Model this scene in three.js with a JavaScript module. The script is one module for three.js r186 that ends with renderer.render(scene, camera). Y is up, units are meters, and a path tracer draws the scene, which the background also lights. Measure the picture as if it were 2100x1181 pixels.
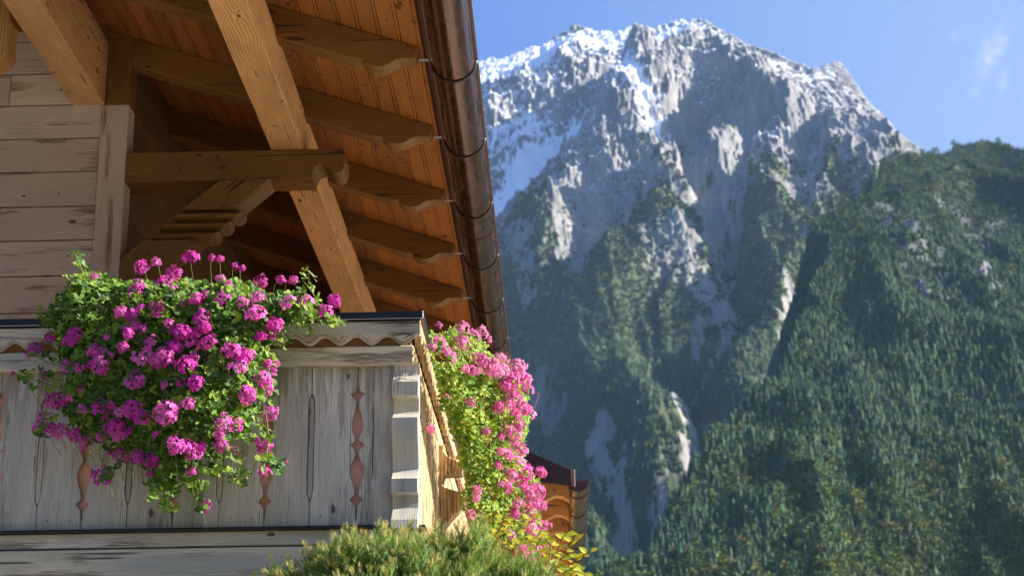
import * as THREE from 'three';
import { mergeGeometries } from 'three/addons/utils/BufferGeometryUtils.js';
import { RoundedBoxGeometry } from 'three/addons/geometries/RoundedBoxGeometry.js';

// ---------------------------------------------------------------- camera, sky, sun, exposure
const scene = new THREE.Scene();
const FOV = 18.98, PITCH = 0.30619, YAW = 0.024027, ROLL = -0.012544, EYE = new THREE.Vector3(0, 1.6, 0);
const camera = new THREE.PerspectiveCamera(FOV, 2100 / 1181, 0.1, 9000);
camera.rotation.order = 'YXZ';
camera.rotation.set(PITCH, YAW, ROLL);
camera.position.copy(EYE);
camera.focus = 7.6;
camera.userData.fStop = 5.2;
scene.add(camera);
const SUN_ELEV = 29, SUN_SIDE = -1;                    // degrees above the horizon; degrees in front of the facade plane (negative: behind it), from the right
const SUN = new THREE.Vector3(Math.cos(SUN_ELEV * Math.PI / 180) * Math.cos(SUN_SIDE * Math.PI / 180), Math.sin(SUN_ELEV * Math.PI / 180), Math.cos(SUN_ELEV * Math.PI / 180) * Math.sin(SUN_SIDE * Math.PI / 180));
const renderer = new THREE.WebGLRenderer({ antialias: true });
renderer.setSize(1024, 575);
renderer.toneMapping = THREE.LinearToneMapping;
renderer.toneMappingExposure = 2.9;
renderer.shadowMap.enabled = true;
const sun = new THREE.DirectionalLight(new THREE.Color(1.0, 0.93, 0.82), 5.0);
sun.position.copy(SUN).multiplyScalar(40).add(new THREE.Vector3(-1, 3, -9));
sun.target.position.set(-1, 3, -9);
sun.castShadow = true;
sun.shadow.mapSize.set(4096, 4096);
Object.assign(sun.shadow.camera, { left: -12, right: 12, top: 12, bottom: -12, near: 1, far: 90 });
scene.add(sun, sun.target);

// ---------------------------------------------------------------- random numbers and noise
function rng(seed) { let s = seed >>> 0; return () => { s = (s + 0x6d2b79f5) >>> 0; let t = Math.imul(s ^ (s >>> 15), 1 | s); t = (t + Math.imul(t ^ (t >>> 7), 61 | t)) ^ t; return ((t ^ (t >>> 14)) >>> 0) / 4294967296; }; }
const hash2 = (x, y, s) => { let h = Math.imul(x, 374761393) ^ Math.imul(y, 668265263) ^ Math.imul(s, 1274126177); h = Math.imul(h ^ (h >>> 13), 1274126177); return ((h ^ (h >>> 16)) >>> 0) / 4294967296; };
const fade = (t) => t * t * (3 - 2 * t);
function vnoise(x, y, s = 0, px = 0, py = 0) {        // value noise in 0..1, periodic when px, py are given
  let x0 = Math.floor(x), y0 = Math.floor(y);
  const fx = fade(x - x0), fy = fade(y - y0);
  let x1 = x0 + 1, y1 = y0 + 1;
  if (px) { x0 = ((x0 % px) + px) % px; x1 = ((x1 % px) + px) % px; }
  if (py) { y0 = ((y0 % py) + py) % py; y1 = ((y1 % py) + py) % py; }
  const a = hash2(x0, y0, s), b = hash2(x1, y0, s), c = hash2(x0, y1, s), d = hash2(x1, y1, s);
  return a + (b - a) * fx + (c - a) * fy + (a - b - c + d) * fx * fy;
}
function fbm(x, y, s, n = 4) { let v = 0, a = 0.5, t = 0; for (let i = 0; i < n; i++) { v += a * vnoise(x, y, s + i * 17); t += a; x = x * 2.03 + 7.1; y = y * 2.03 + 3.7; a *= 0.5; } return v / t; }
function ridged(x, y, s, n = 4) { let v = 0, a = 0.5, t = 0; for (let i = 0; i < n; i++) { const q = 1 - Math.abs(2 * vnoise(x, y, s + i * 13) - 1); v += a * q * q; t += a; x = x * 2.1 + 5.3; y = y * 2.1 + 9.2; a *= 0.5; } return v / t; }
const smooth = (a, b, x) => { const t = Math.min(1, Math.max(0, (x - a) / (b - a))); return t * t * (3 - 2 * t); };
const lerp = (a, b, t) => a + (b - a) * t;
const mix3 = (a, b, t) => [lerp(a[0], b[0], t), lerp(a[1], b[1], t), lerp(a[2], b[2], t)];

// ---------------------------------------------------------------- sky: clear blue air, paler towards the sun and the horizon, a few wisps of cloud
{
  const W = 2048, H = 1024, data = new Float32Array(W * H * 4), d = new THREE.Vector3();
  const clouds = [[0.2801, 0.4650, 0.0058, 0.0085, 0.8], [0.2815, 0.4700, 0.0045, 0.0060, 0.5], [0.2617, 0.4790, 0.0028, 0.0028, 0.7], [0.2672, 0.4385, 0.0024, 0.0026, 0.6], [0.2868, 0.4464, 0.0022, 0.0055, 0.45], [0.2507, 0.4339, 0.0015, 0.0030, 0.35]];
  for (let r = 0; r < H; r++) for (let c = 0; c < W; c++) {
    const lat = ((r + 0.5) / H - 0.5) * Math.PI, lon = ((c + 0.5) / W - 0.5) * 2 * Math.PI;
    d.set(Math.cos(lat) * Math.cos(lon), Math.sin(lat), Math.cos(lat) * Math.sin(lon));
    const up = Math.max(0, d.y), cs = d.dot(SUN);
    const air = Math.pow(1 - up, 3.0);                                        // long paths through air near the horizon are paler
    const near = smooth(0.04, 0.54, cs);
    let col = mix3([0.019, 0.067, 0.235], [0.052, 0.126, 0.35], air);
    col = mix3(col, mix3([0.09, 0.155, 0.31], [0.285, 0.335, 0.44], air), near);
    const halo = 0.4 * Math.pow(Math.max(0, cs), 20);
    col = col.map((x) => x + halo);
    if (d.y > 0 && d.z < 0) {                                                  // wisps
      const ax = d.x / -d.z, ay = d.y / -d.z;
      let k = 0;
      for (const [x, y, sx, sy, s] of clouds) {
        const qx = (ax - x) / sx, qy = (ay - y) / sy, q = qx * qx + qy * qy - 1.35 * qx * qy;
        if (q < 9) k += s * Math.exp(-q * 0.9) * smooth(0.30, 0.70, fbm(ax * 700 - ay * 420, ay * 230 + ax * 160, 91, 5));
      }
      col = mix3(col, [0.37, 0.38, 0.40], Math.min(0.75, k));
    }
    if (lat < 0) col = [0.25, 0.30, 0.36];
    data.set([col[0], col[1], col[2], 1], (r * W + c) * 4);
  }
  const sky = new THREE.DataTexture(data, W, H, THREE.RGBAFormat, THREE.FloatType);
  sky.mapping = THREE.EquirectangularReflectionMapping;
  sky.magFilter = THREE.LinearFilter;
  sky.needsUpdate = true;
  scene.background = sky;
  scene.environment = sky;
}

// ---------------------------------------------------------------- names, labels, small builders
const used = new Map();
function numbered(name) { const n = used.get(name) ?? 0; used.set(name, n + 1); return n ? name + '_' + String(n).padStart(3, '0') : name; }
function shadowed(m) { m.castShadow = m.receiveShadow = true; return m; }
function thing(name, label, category, pos = [0, 0, 0], group) {
  const o = new THREE.Group(); o.name = numbered(name); o.position.set(...pos); scene.add(o);
  o.userData = { label, category }; if (group) o.userData.group = group;
  return o;
}
function structure(name, label, category, geo, mat) { const m = shadowed(new THREE.Mesh(geo, mat)); m.name = name; m.userData = { kind: 'structure', label, category }; scene.add(m); return m; }
function part(parent, name, geo, mat, label) { const m = shadowed(new THREE.Mesh(geo, mat)); m.name = numbered(name); if (label) m.userData.label = label; parent.add(m); return m; }
function group(parent, name, label) { const g = new THREE.Group(); g.name = numbered(name); if (label) g.userData.label = label; parent.add(g); return g; }
const basis = new THREE.Matrix4().makeRotationFromEuler(new THREE.Euler(PITCH, YAW, ROLL, 'YXZ')), be = basis.elements, FPX = 590.5 / Math.tan(FOV * Math.PI / 360);
function ray(u, v) { const a = (u - 1050) / FPX, b = -(v - 590.5) / FPX; return new THREE.Vector3(be[0] * a + be[4] * b - be[8], be[1] * a + be[5] * b - be[9], be[2] * a + be[6] * b - be[10]); }
function at(u, v, depth) { const d = ray(u, v); return d.multiplyScalar(depth / -d.z).add(EYE); }      // where that line of sight crosses a plane at that distance

// ---------------------------------------------------------------- wood
function woodTextures(seed, o) {
  const W = 2048, H = 512, col = new Uint8Array(W * H * 4), bmp = new Uint8Array(W * H * 4), R = rng(seed), knots = [];
  for (let i = 0; i < o.knots; i++) knots.push([R() * 3.2, R() * 0.8, 0.004 + R() * R() * 0.011]);
  for (let j = 0; j < H; j++) for (let i = 0; i < W; i++) {
    const x = i / W * 3.2, y = j / H * 0.8;
    let t = y * o.rings + o.wander * (vnoise(x * 1.25, y * 5, seed, 4, 4) - 0.5) + 0.5 * o.wander * (vnoise(x * 5, y * 10, seed + 1, 16, 8) - 0.5), knot = 0, rim = 0;
    for (const [kx, ky, kr] of knots) {
      let dx = Math.abs(x - kx), dy = Math.abs(y - ky); if (dx > 1.6) dx = 3.2 - dx; if (dy > 0.4) dy = 0.8 - dy;
      if (dx < 0.25 && dy < 0.1) {
        const q = Math.sqrt((dx * 0.55) ** 2 + dy * dy) / kr;
        t += 1.8 * Math.exp(-q * q * 0.16) * (y > ky ? 1 : -1) * Math.exp(-dy * 14);
        knot = Math.max(knot, smooth(1.15, 0.75, q)); rim = Math.max(rim, 0.7 * Math.exp(-((q - 1) ** 2) * 9));
      }
    }
    const f = t - Math.floor(t), late = smooth(0.35, 0.9, f) * (1 - smooth(0.93, 1, f));
    const fib = vnoise(x * 15, y * 320, seed + 3, 48, 256) * 0.6 + vnoise(x * 40, y * 640, seed + 4, 128, 512) * 0.4;
    const patch = vnoise(x * 2.5, y * 7.5, seed + 5, 8, 6) * 0.6 + vnoise(x * 7.5, y * 22.5, seed + 6, 24, 18) * 0.4;
    let c = mix3(o.light, o.dark, Math.min(1, late * o.line + (fib - 0.5) * o.fibre));
    c = c.map((v) => v * (1 + (patch - 0.5) * o.patch));
    if (o.stain) { const s = smooth(0.58, 0.85, vnoise(x * 3.75, y * 26, seed + 8, 12, 20) * 0.65 + fib * 0.35 + (patch - 0.5) * 0.3); c = mix3(c, o.stain, s * o.stainAmount); }
    if (o.brown) { const e = (x > 1.6 ? x - 3.2 : x) - 0.30 + 0.34 * (vnoise(x * 1.25, y * 90, seed + 12, 4, 72) - 0.5) + 0.22 * (vnoise(x * 2.5, y * 22.5, seed + 13, 8, 18) - 0.5); c = mix3(c, o.brown.map((v) => v * (0.75 + 0.6 * fib)), smooth(-0.04, 0.14, e) * smooth(0.9, 0.6, e) * 0.62); }   // the part the rain does not reach is still brown
    if (o.blue) c = mix3(c, o.blue, smooth(0.45, 0.75, vnoise(x * 1.25, y * 12.5, seed + 9, 4, 10)) * 0.55);
    if (o.cracks) { const cr = vnoise(x * 2.5, y * 80, seed + 10, 8, 64), ck = smooth(0.88, 0.96, cr); c = c.map((v) => v * (1 - 0.75 * ck)); knot = Math.max(knot, ck * 0.3); }
    c = mix3(c, o.knot, Math.min(1, knot * 0.8 + rim * 0.45));
    const k = (j * W + i) * 4;
    for (let q = 0; q < 3; q++) { const v = Math.min(1, Math.max(0, c[q])); col[k + q] = 255 * (v <= 0.0031308 ? v * 12.92 : 1.055 * Math.pow(v, 1 / 2.4) - 0.055); }
    col[k + 3] = 255;
    const b = 0.75 - 0.35 * late * o.relief - 0.25 * (fib) * o.relief - 0.3 * knot;
    bmp[k] = bmp[k + 1] = bmp[k + 2] = 255 * Math.max(0, b); bmp[k + 3] = 255;
  }
  const make = (d, srgb) => { const t = new THREE.DataTexture(d, W, H); t.wrapS = t.wrapT = THREE.RepeatWrapping; t.magFilter = THREE.LinearFilter; if (srgb) t.colorSpace = THREE.SRGBColorSpace; t.repeat.set(1 / 3.2, 1 / 0.8); t.needsUpdate = true; return t; };
  return { map: make(col, true), bumpMap: make(bmp, false) };
}
function woodSet(seed, o, tints) { const t = woodTextures(seed, o); return tints.map((c) => new THREE.MeshStandardMaterial({ ...t, color: new THREE.Color().setRGB(...c), roughness: o.rough ?? 0.7, bumpScale: o.bump ?? 0.0012 })); }
const TINTS = [[1, 1, 1], [0.9, 0.88, 0.86], [1.08, 1.04, 0.98], [0.96, 0.93, 0.9]];
const PINE = woodSet(11, { rings: 95, wander: 5, knots: 30, light: [0.46, 0.235, 0.075], dark: [0.24, 0.10, 0.022], line: 0.9, fibre: 0.7, patch: 0.5, relief: 0.5, knot: [0.12, 0.04, 0.012], rough: 0.62, cracks: 1 }, TINTS);
const DECK = woodSet(23, { rings: 80, wander: 5, knots: 110, light: [0.44, 0.17, 0.036], dark: [0.25, 0.08, 0.013], line: 0.6, fibre: 0.6, patch: 0.4, relief: 0.4, knot: [0.11, 0.03, 0.008], rough: 0.5 }, TINTS);
const SIDING = woodSet(37, { rings: 85, wander: 4.5, knots: 36, light: [0.66, 0.53, 0.43], dark: [0.50, 0.35, 0.255], line: 0.35, fibre: 0.55, patch: 0.25, relief: 0.8, knot: [0.08, 0.04, 0.02], stain: [0.20, 0.11, 0.055], stainAmount: 0.85, rough: 0.8 }, TINTS);
const GREY = woodSet(53, { rings: 130, wander: 3.6, knots: 16, light: [0.68, 0.60, 0.47], dark: [0.42, 0.34, 0.24], line: 0.55, fibre: 0.8, patch: 0.5, relief: 1.0, knot: [0.10, 0.07, 0.05], stain: [0.15, 0.095, 0.05], stainAmount: 0.75, blue: [0.33, 0.34, 0.35], cracks: 1, rough: 0.85, bump: 0.0016 }, TINTS);
const BOARD = woodSet(59, { rings: 120, wander: 3.6, knots: 20, light: [0.70, 0.64, 0.55], dark: [0.43, 0.37, 0.295], line: 0.7, fibre: 0.9, patch: 0.5, relief: 1.0, knot: [0.10, 0.07, 0.05], brown: [0.26, 0.165, 0.095], stain: [0.14, 0.095, 0.055], stainAmount: 0.5, cracks: 1, rough: 0.85, bump: 0.0016 }, TINTS);
const ROSE = woodSet(71, { rings: 70, wander: 3, knots: 6, light: [0.85, 0.44, 0.31], dark: [0.74, 0.36, 0.25], line: 0.35, fibre: 0.35, patch: 0.15, relief: 0.5, knot: [0.3, 0.12, 0.08], rough: 0.8 }, [[1, 1, 1]]);
const SUNLIT_SIDE = woodSet(97, { rings: 70, wander: 3.0, knots: 14, light: [0.56, 0.40, 0.225], dark: [0.20, 0.105, 0.04], line: 0.8, fibre: 1.2, patch: 0.7, relief: 1.0, knot: [0.09, 0.05, 0.03], stain: [0.14, 0.08, 0.035], stainAmount: 0.8, cracks: 1, rough: 0.85, bump: 0.003 }, TINTS);   // rough-split south side, golden sunlight put into its colour
const RECESS_SHADE = PINE.map((m) => { const k = m.clone(); k.color.multiplyScalar(0.3); k.color.b *= 0.7; return k; });   // planks of the recess, its shade put into a darker colour
const SHADED_PINE = PINE.map((m) => { const k = m.clone(); k.color.multiplyScalar(0.47); k.color.r *= 1.08; k.color.b *= 0.55; return k; }), LIT_PINE = woodSet(83, { rings: 72, wander: 3.6, knots: 50, light: [0.72, 0.41, 0.17], dark: [0.42, 0.185, 0.055], line: 0.85, fibre: 0.7, patch: 0.5, relief: 0.5, knot: [0.09, 0.03, 0.01], rough: 0.62, cracks: 1 }, TINTS);   // rafter and beam colour darkened for shade, purlin colour paled for bounced light
const WR = rng(5);
const pick = (set) => set[Math.floor(WR() * set.length)];
// texture coordinates in metres with the grain along one axis; every piece gets its own stretch of the timber
function grain(g, axis, off = [WR() * 3.2, WR() * 0.8]) {
  if (g.index) g = g.toNonIndexed();
  const p = g.attributes.position, uv = new Float32Array(p.count * 2), a = new THREE.Vector3(), b = new THREE.Vector3(), c = new THREE.Vector3(), k = 'xyz'.indexOf(axis);
  for (let i = 0; i < p.count; i += 3) {
    a.fromBufferAttribute(p, i); b.fromBufferAttribute(p, i + 1); c.fromBufferAttribute(p, i + 2);
    const n = b.clone().sub(a).cross(c.clone().sub(a)); n.set(Math.abs(n.x), Math.abs(n.y), Math.abs(n.z));
    const o = [0, 1, 2].filter((q) => q !== k), nn = n.toArray();
    [a, b, c].forEach((v, q) => {
      const w = v.toArray();
      const end = nn[k] > nn[o[0]] && nn[k] > nn[o[1]];
      uv[(i + q) * 2] = off[0] + (end ? w[o[0]] * 0.15 : w[k]);
      uv[(i + q) * 2 + 1] = off[1] + (end ? w[o[1]] : nn[o[0]] > nn[o[1]] ? w[o[1]] : w[o[0]] + 0.31);
    });
  }
  g.setAttribute('uv', new THREE.BufferAttribute(uv, 2));
  return g;
}
// a timber between two corners (x0,y0,z0)-(x1,y1,z1) with eased edges
function timber(a, b, axis, r = 0.004) {
  const s = [0, 1, 2].map((i) => Math.abs(b[i] - a[i])), g = new RoundedBoxGeometry(s[0], s[1], s[2], 1, Math.min(r, Math.min(...s) * 0.3));
  const g2 = grain(g, axis);
  g2.translate((a[0] + b[0]) / 2, (a[1] + b[1]) / 2, (a[2] + b[2]) / 2);
  return g2;
}
function sheetOf(points, depth, bevel = 0.003) { // polygon in x,y pulled out along z
  const s = new THREE.Shape(points.map(([x, y]) => new THREE.Vector2(x, y)));
  return new THREE.ExtrudeGeometry(s, { depth, bevelEnabled: bevel > 0, bevelSize: bevel, bevelThickness: bevel, bevelOffset: -bevel, bevelSegments: 1, steps: 1 });
}

// ---------------------------------------------------------------- ground
{
  const speckled = (seed, c0, c1, rep) => {
    const N = 512, d = new Uint8Array(N * N * 4);
    for (let j = 0; j < N; j++) for (let i = 0; i < N; i++) {
      const a = vnoise(i / 64, j / 64, seed, 8, 8), b = vnoise(i / 4, j / 4, seed + 1, 128, 128), c = mix3(c0, c1, Math.min(1, Math.max(0, 0.5 + (a - 0.5) + 0.9 * (b - 0.5))));
      d.set([...c.map((v) => 255 * v), 255], (j * N + i) * 4);
    }
    const x = new THREE.DataTexture(d, N, N); x.wrapS = x.wrapT = THREE.RepeatWrapping; x.magFilter = THREE.LinearFilter; x.colorSpace = THREE.SRGBColorSpace; x.repeat.set(rep, rep); x.needsUpdate = true; return x;
  };
  structure('ground', 'green meadow floor of the valley', 'ground', new THREE.PlaneGeometry(9000, 9000).rotateX(-Math.PI / 2), new THREE.MeshStandardMaterial({ map: speckled(301, [0.15, 0.18, 0.09], [0.22, 0.245, 0.13], 1800), roughness: 0.95 }));
  structure('bounce_lane', 'unseen pale concrete added to bounce light onto the house front', 'bounce_lane', new THREE.PlaneGeometry(60, 9.5).rotateX(-Math.PI / 2).translate(-4, 0.004, 0.4), new THREE.MeshStandardMaterial({ map: speckled(321, [0.56, 0.53, 0.49], [0.66, 0.63, 0.585], 12), roughness: 0.95 }));  // unseen paving, added so warm light bounces onto the facade
  structure('bounce_yard', 'unseen pale gravel added to bounce sunlight under the eaves', 'bounce_yard', new THREE.PlaneGeometry(14, 16).rotateX(-Math.PI / 2).translate(6.2, 0.004, -12.4), new THREE.MeshStandardMaterial({ map: speckled(311, [0.74, 0.69, 0.62], [0.87, 0.83, 0.77], 5), roughness: 0.95 }));  // unseen gravel, added as a reflector below the roof timbers
}

// ---------------------------------------------------------------- the house
const FRONT = -7.53, WALL = -8.44, SIDE = -0.66, CORNER_X = -2.245;
const house = thing('timber_house', 'timber chalet with carved balcony, honey-coloured roof timbers and long brown gutter', 'house');
const metal = (r, g, b, rough, m = 0.75) => new THREE.MeshStandardMaterial({ color: new THREE.Color().setRGB(r, g, b), roughness: rough, metalness: m });
const brushed = (() => {                             // weathered coated metal: fine scratches and dull spots in its gloss
  const N = 512, d = new Uint8Array(N * N * 4), c = new Uint8Array(N * N * 4);
  for (let j = 0; j < N; j++) for (let i = 0; i < N; i++) {
    const k = (j * N + i) * 4, s = vnoise(i / 3, j / 40, 402, 170, 13), p = vnoise(i / 40, j / 40, 403, 13, 13), q = vnoise(i / 8, j / 8, 404, 64, 64), v = 105 + 60 * (s - 0.5) + 55 * (p - 0.5) + 30 * (q - 0.5);
    d.set([v, v, v, 255], k);
    const w = 205 + 40 * (p - 0.5) + 45 * (q - 0.5) + 15 * (s - 0.5); c.set([w, w * (0.97 + 0.05 * q), w * 0.97, 255], k);
  }
  const mk = (x, srgb) => { const t = new THREE.DataTexture(x, N, N); t.wrapS = t.wrapT = THREE.RepeatWrapping; t.magFilter = THREE.LinearFilter; if (srgb) t.colorSpace = THREE.SRGBColorSpace; t.needsUpdate = true; return t; };
  return { roughnessMap: mk(d), map: mk(c, true) };
})();
const COPPER = new THREE.MeshStandardMaterial({ color: new THREE.Color().setRGB(0.17, 0.082, 0.068), roughness: 0.55, metalness: 0.8, ...brushed });
const DARKMETAL = metal(0.05, 0.035, 0.03, 0.45, 0.5), CAPMETAL = metal(0.02, 0.022, 0.028, 0.35, 0.4), BRIGHTMETAL = metal(0.5, 0.5, 0.5, 0.35, 0.9);
const NAIL = metal(0.05, 0.04, 0.035, 0.6, 0.3);

{ // walls: whitewashed planks in front, planks darkened for shade along the side, stone-grey render below the balcony
  const wall = group(house, 'wall');
  const seams = [4.0 - 1.35, 2.84, 3.035, 3.225, 3.42, 3.612, 3.806, 4.0, 4.19, 4.389, 4.585, 4.774, 4.97, 5.16, 5.356, 5.54, 5.731, 5.92, 6.115, 6.3, 6.49, 6.68, 6.87, 7.06];
  for (let i = 0; i + 1 < seams.length; i++) {
    let x = -6.2;
    const cuts = [[-2.96, 6], [-3.02, 10], [-2.9, 14]].filter((c) => i % 4 === c[1] % 4).map((c) => c[0]);
    for (const e of [...cuts, -2.3925]) {
      const d = 0.004 * WR();
      part(wall, 'plank', timber([x, seams[i] + 0.003, WALL - 0.045], [e - 0.002, seams[i + 1] - 0.003, WALL - 0.012 - d], 'x', 0.005), pick(SIDING));
      x = e;
    }
    if (i < 20) part(wall, 'plank', timber([CORNER_X - 0.06, seams[i] + 0.003, -17], [CORNER_X - 0.012 - 0.004 * WR(), seams[i + 1] - 0.003, WALL - 0.135], 'z', 0.005), pick(RECESS_SHADE));
  }
  part(wall, 'backing', new THREE.BoxGeometry(3.9, 4.6, 0.2).translate(-4.3, 4.8, WALL - 0.16), pick(SIDING));
  part(wall, 'backing', new THREE.BoxGeometry(0.2, 4.0, 8.5).translate(CORNER_X - 0.17, 4.6, WALL - 4.4), pick(PINE));
  part(wall, 'plinth', new THREE.BoxGeometry(4.2, 2.6, 8.6).translate(CORNER_X - 2.1, 1.3, WALL - 4.32), new THREE.MeshStandardMaterial({ color: new THREE.Color().setRGB(0.62, 0.58, 0.5), roughness: 0.95 }));
  part(house, 'corner_post', timber([-2.392, 0, WALL - 0.13], [CORNER_X, 5.342, WALL], 'y', 0.004), SIDING[1]);
  part(house, 'corner_post', timber([-2.374, 5.344, WALL - 0.13], [CORNER_X, 5.73, WALL - 0.001], 'y', 0.004), SHADED_PINE[2]);
}
{ // the roof: rafters with carved tails, beaded boards above them, brown covering
  const roof = group(house, 'roof'), SL = 0.34, TX = -0.62, TOP = 5.19, RIDGE = -6.2;
  const topY = (x) => TOP + SL * (TX - x);
  const under = [[-0.943, 5.137], [-0.925, 5.131], [-0.903, 5.1295], [-0.887, 5.131], [-0.8776, 5.1253], [-0.870, 5.112], [-0.858, 5.1], [-0.8471, 5.0935], [-0.8315, 5.0885], [-0.8155, 5.0867], [-0.799, 5.0862], [-0.7839, 5.0875], [-0.7604, 5.0939], [-0.748, 5.102], [-0.7368, 5.1106], [-0.722, 5.118], [-0.7054, 5.1227], [-0.68, 5.1235], [-0.658, 5.1233], [-0.634, 5.121]];
  const profile = [[RIDGE, 5.137 + SL * (-0.943 - RIDGE)], ...under, [-0.616, 5.178], [-0.616, topY(-0.616) - 0.002], [RIDGE, topY(RIDGE) - 0.002]];
  for (let n = -1; n < 9; n++) {
    const z = -7.49 - 0.965 * n, g = sheetOf(profile, 0.1, 0.004).translate(0, 0, z - 0.1);
    const spin = grain(g, 'x');
    part(roof, 'rafter', spin, pick(SHADED_PINE));
  }
  const PITCHED = Math.atan(SL), BW = 0.104, n = Math.ceil((TX - RIDGE) / Math.cos(PITCHED) / BW);
  for (let i = 0; i < n; i++) {                     // each roof board with a bead along its edge
    const s = new THREE.Shape();
    s.moveTo(0.003, 0); s.lineTo(0.0125, 0); s.lineTo(0.0145, 0.008); s.lineTo(0.0175, 0.008); s.lineTo(0.0195, 0); s.lineTo(BW - 0.006, 0); s.lineTo(BW - 0.002, 0.006); s.lineTo(BW - 0.002, 0.02); s.lineTo(0.0015, 0.02); s.lineTo(0.0015, 0.002); s.closePath();
    const g = grain(new THREE.ExtrudeGeometry(s, { depth: 11.2, bevelEnabled: false }).translate(0, 0, -16.9), 'z');
    const m = new THREE.Matrix4().makeRotationZ(Math.PI - PITCHED);
    g.applyMatrix4(new THREE.Matrix4().makeScale(-1, 1, 1)); // run the boards up the slope from the eave
    for (let t = 0; t < g.attributes.position.count; t += 3) { const p = g.attributes.position, u = g.attributes.uv; for (const at_ of [p, u]) { const k = at_.itemSize, A = [...at_.array.slice((t + 1) * k, (t + 2) * k)], B = [...at_.array.slice((t + 2) * k, (t + 3) * k)]; at_.array.set(B, (t + 1) * k); at_.array.set(A, (t + 2) * k); } }
    g.applyMatrix4(new THREE.Matrix4().makeRotationZ(-PITCHED));
    g.translate(TX + 0.022 - i * BW * Math.cos(PITCHED), TOP - 0.008 + i * BW * Math.sin(PITCHED), 0);
    g.computeVertexNormals();
    part(roof, 'roof_board', g, pick(DECK));
  }
  const cover = [[TX + 0.02, topY(TX) + 0.025], [TX + 0.1, topY(TX) - 0.005], [TX + 0.1, topY(TX) + 0.03], [TX, topY(TX) + 0.085], [RIDGE, topY(RIDGE) + 0.085], [RIDGE, topY(RIDGE) + 0.025]];
  part(roof, 'roof_covering', sheetOf(cover, 11.1, 0).translate(0, 0, -16.85), DARKMETAL);
  const away = [[RIDGE - 0.01, topY(RIDGE)], [RIDGE - 0.01, topY(RIDGE) + 0.085], [RIDGE - 5, topY(RIDGE) + 0.085 - 5 * SL], [RIDGE - 5, topY(RIDGE) - 5 * SL]];
  part(roof, 'roof_covering', sheetOf(away, 11.1, 0).translate(0, 0, -16.85), DARKMETAL);
  part(roof, 'verge_board', grain(sheetOf([[TX, TOP - 0.1], [TX, TOP + 0.03], [RIDGE, topY(RIDGE) + 0.03], [RIDGE, topY(RIDGE) - 0.15]], 0.03).translate(0, 0, -5.69), 'x'), PINE[1]);
  part(roof, 'eave_flashing', new RoundedBoxGeometry(0.034, 0.004, 11).rotateZ(-0.75).translate(-0.566, 5.138, -11.35), metal(0.22, 0.12, 0.11, 0.4, 0.7));

  // purlins, bracket beam and brace
  part(house, 'purlin', timber([-1.474, 5.066, -16.5], [-1.303, 5.30, -5.9], 'z', 0.006), LIT_PINE[2]);
  part(house, 'purlin', timber([-2.552, 5.348, -9.2], [-2.377, 5.715, -5.9], 'z', 0.006), LIT_PINE[0]);
  part(house, 'purlin', timber([-4.6, 6.2, -9.2], [-4.4, 6.5, -5.9], 'z', 0.006), LIT_PINE[0]);
  // beam with a double rolled end
  const bs = new THREE.Shape();
  bs.moveTo(-2.3, 4.9); bs.lineTo(-1.247, 4.905); bs.lineTo(-1.243, 4.93); bs.absarc(-1.19, 4.945, 0.05, Math.PI * 1.05, Math.PI * 0.28, true); bs.lineTo(-1.148, 4.985);
  bs.absarc(-1.12, 4.985, 0.055, Math.PI * 1.35, Math.PI * 2.1, false); bs.lineTo(-1.083, 5.03); bs.lineTo(-1.093, 5.064); bs.lineTo(-2.3, 5.064);
  const clean = new THREE.Shape([[-2.26, 4.9], [-1.252, 4.9], [-1.247, 4.925], [-1.238, 4.95], [-1.222, 4.968], [-1.2, 4.976], [-1.178, 4.97], [-1.162, 4.955], [-1.152, 4.937], [-1.138, 4.926], [-1.12, 4.922], [-1.1, 4.93], [-1.085, 4.95], [-1.077, 4.98], [-1.076, 5.01], [-1.081, 5.04], [-1.093, 5.064], [-2.26, 5.064]].map((p) => new THREE.Vector2(...p)));
  part(house, 'bracket_beam', grain(new THREE.ExtrudeGeometry(clean, { depth: 0.185, bevelEnabled: true, bevelSize: 0.004, bevelThickness: 0.004, bevelOffset: -0.004, bevelSegments: 1 }).translate(0, 0, WALL - 0.19), 'x'), SHADED_PINE[3]);
  // knee brace: straight timber cut back in the middle, with three rolls across it
  const brace = group(house, 'brace');
  const upX = (y) => -1.7531 + (y - 4.8872) * (0.4491 / 0.381), loX = (y) => -1.4699 + (y - 4.9028) * (0.4051 / 0.3526);
  const zb = WALL - 0.188, zf = WALL - 0.004;
  const slab = (y0, y1, zA, zB) => { const s = sheetOf([[upX(y0), y0], [loX(y0), y0], [loX(y1), y1], [upX(y1), y1]], zB - zA, 0.004).translate(0, 0, zA); return s; };
  const diag = (g) => { g.translate(1.8, -4.7, 0).rotateZ(-0.69); const q = grain(g, 'x'); return q.rotateZ(0.69).translate(-1.8, 4.7, 0); };
  part(brace, 'arm', diag(slab(4.737, 4.898, zb, zf)), SHADED_PINE[3]);
  part(brace, 'arm', diag(sheetOf([[CORNER_X + 0.001, 4.235], [loX(4.571), 4.571], [upX(4.571), 4.571], [CORNER_X + 0.001, 4.47]], zf - zb, 0.004).translate(0, 0, zb)), SHADED_PINE[3]);
  part(brace, 'arm', diag(slab(4.568, 4.74, zb, zf - 0.055)), SHADED_PINE[1]);
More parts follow.
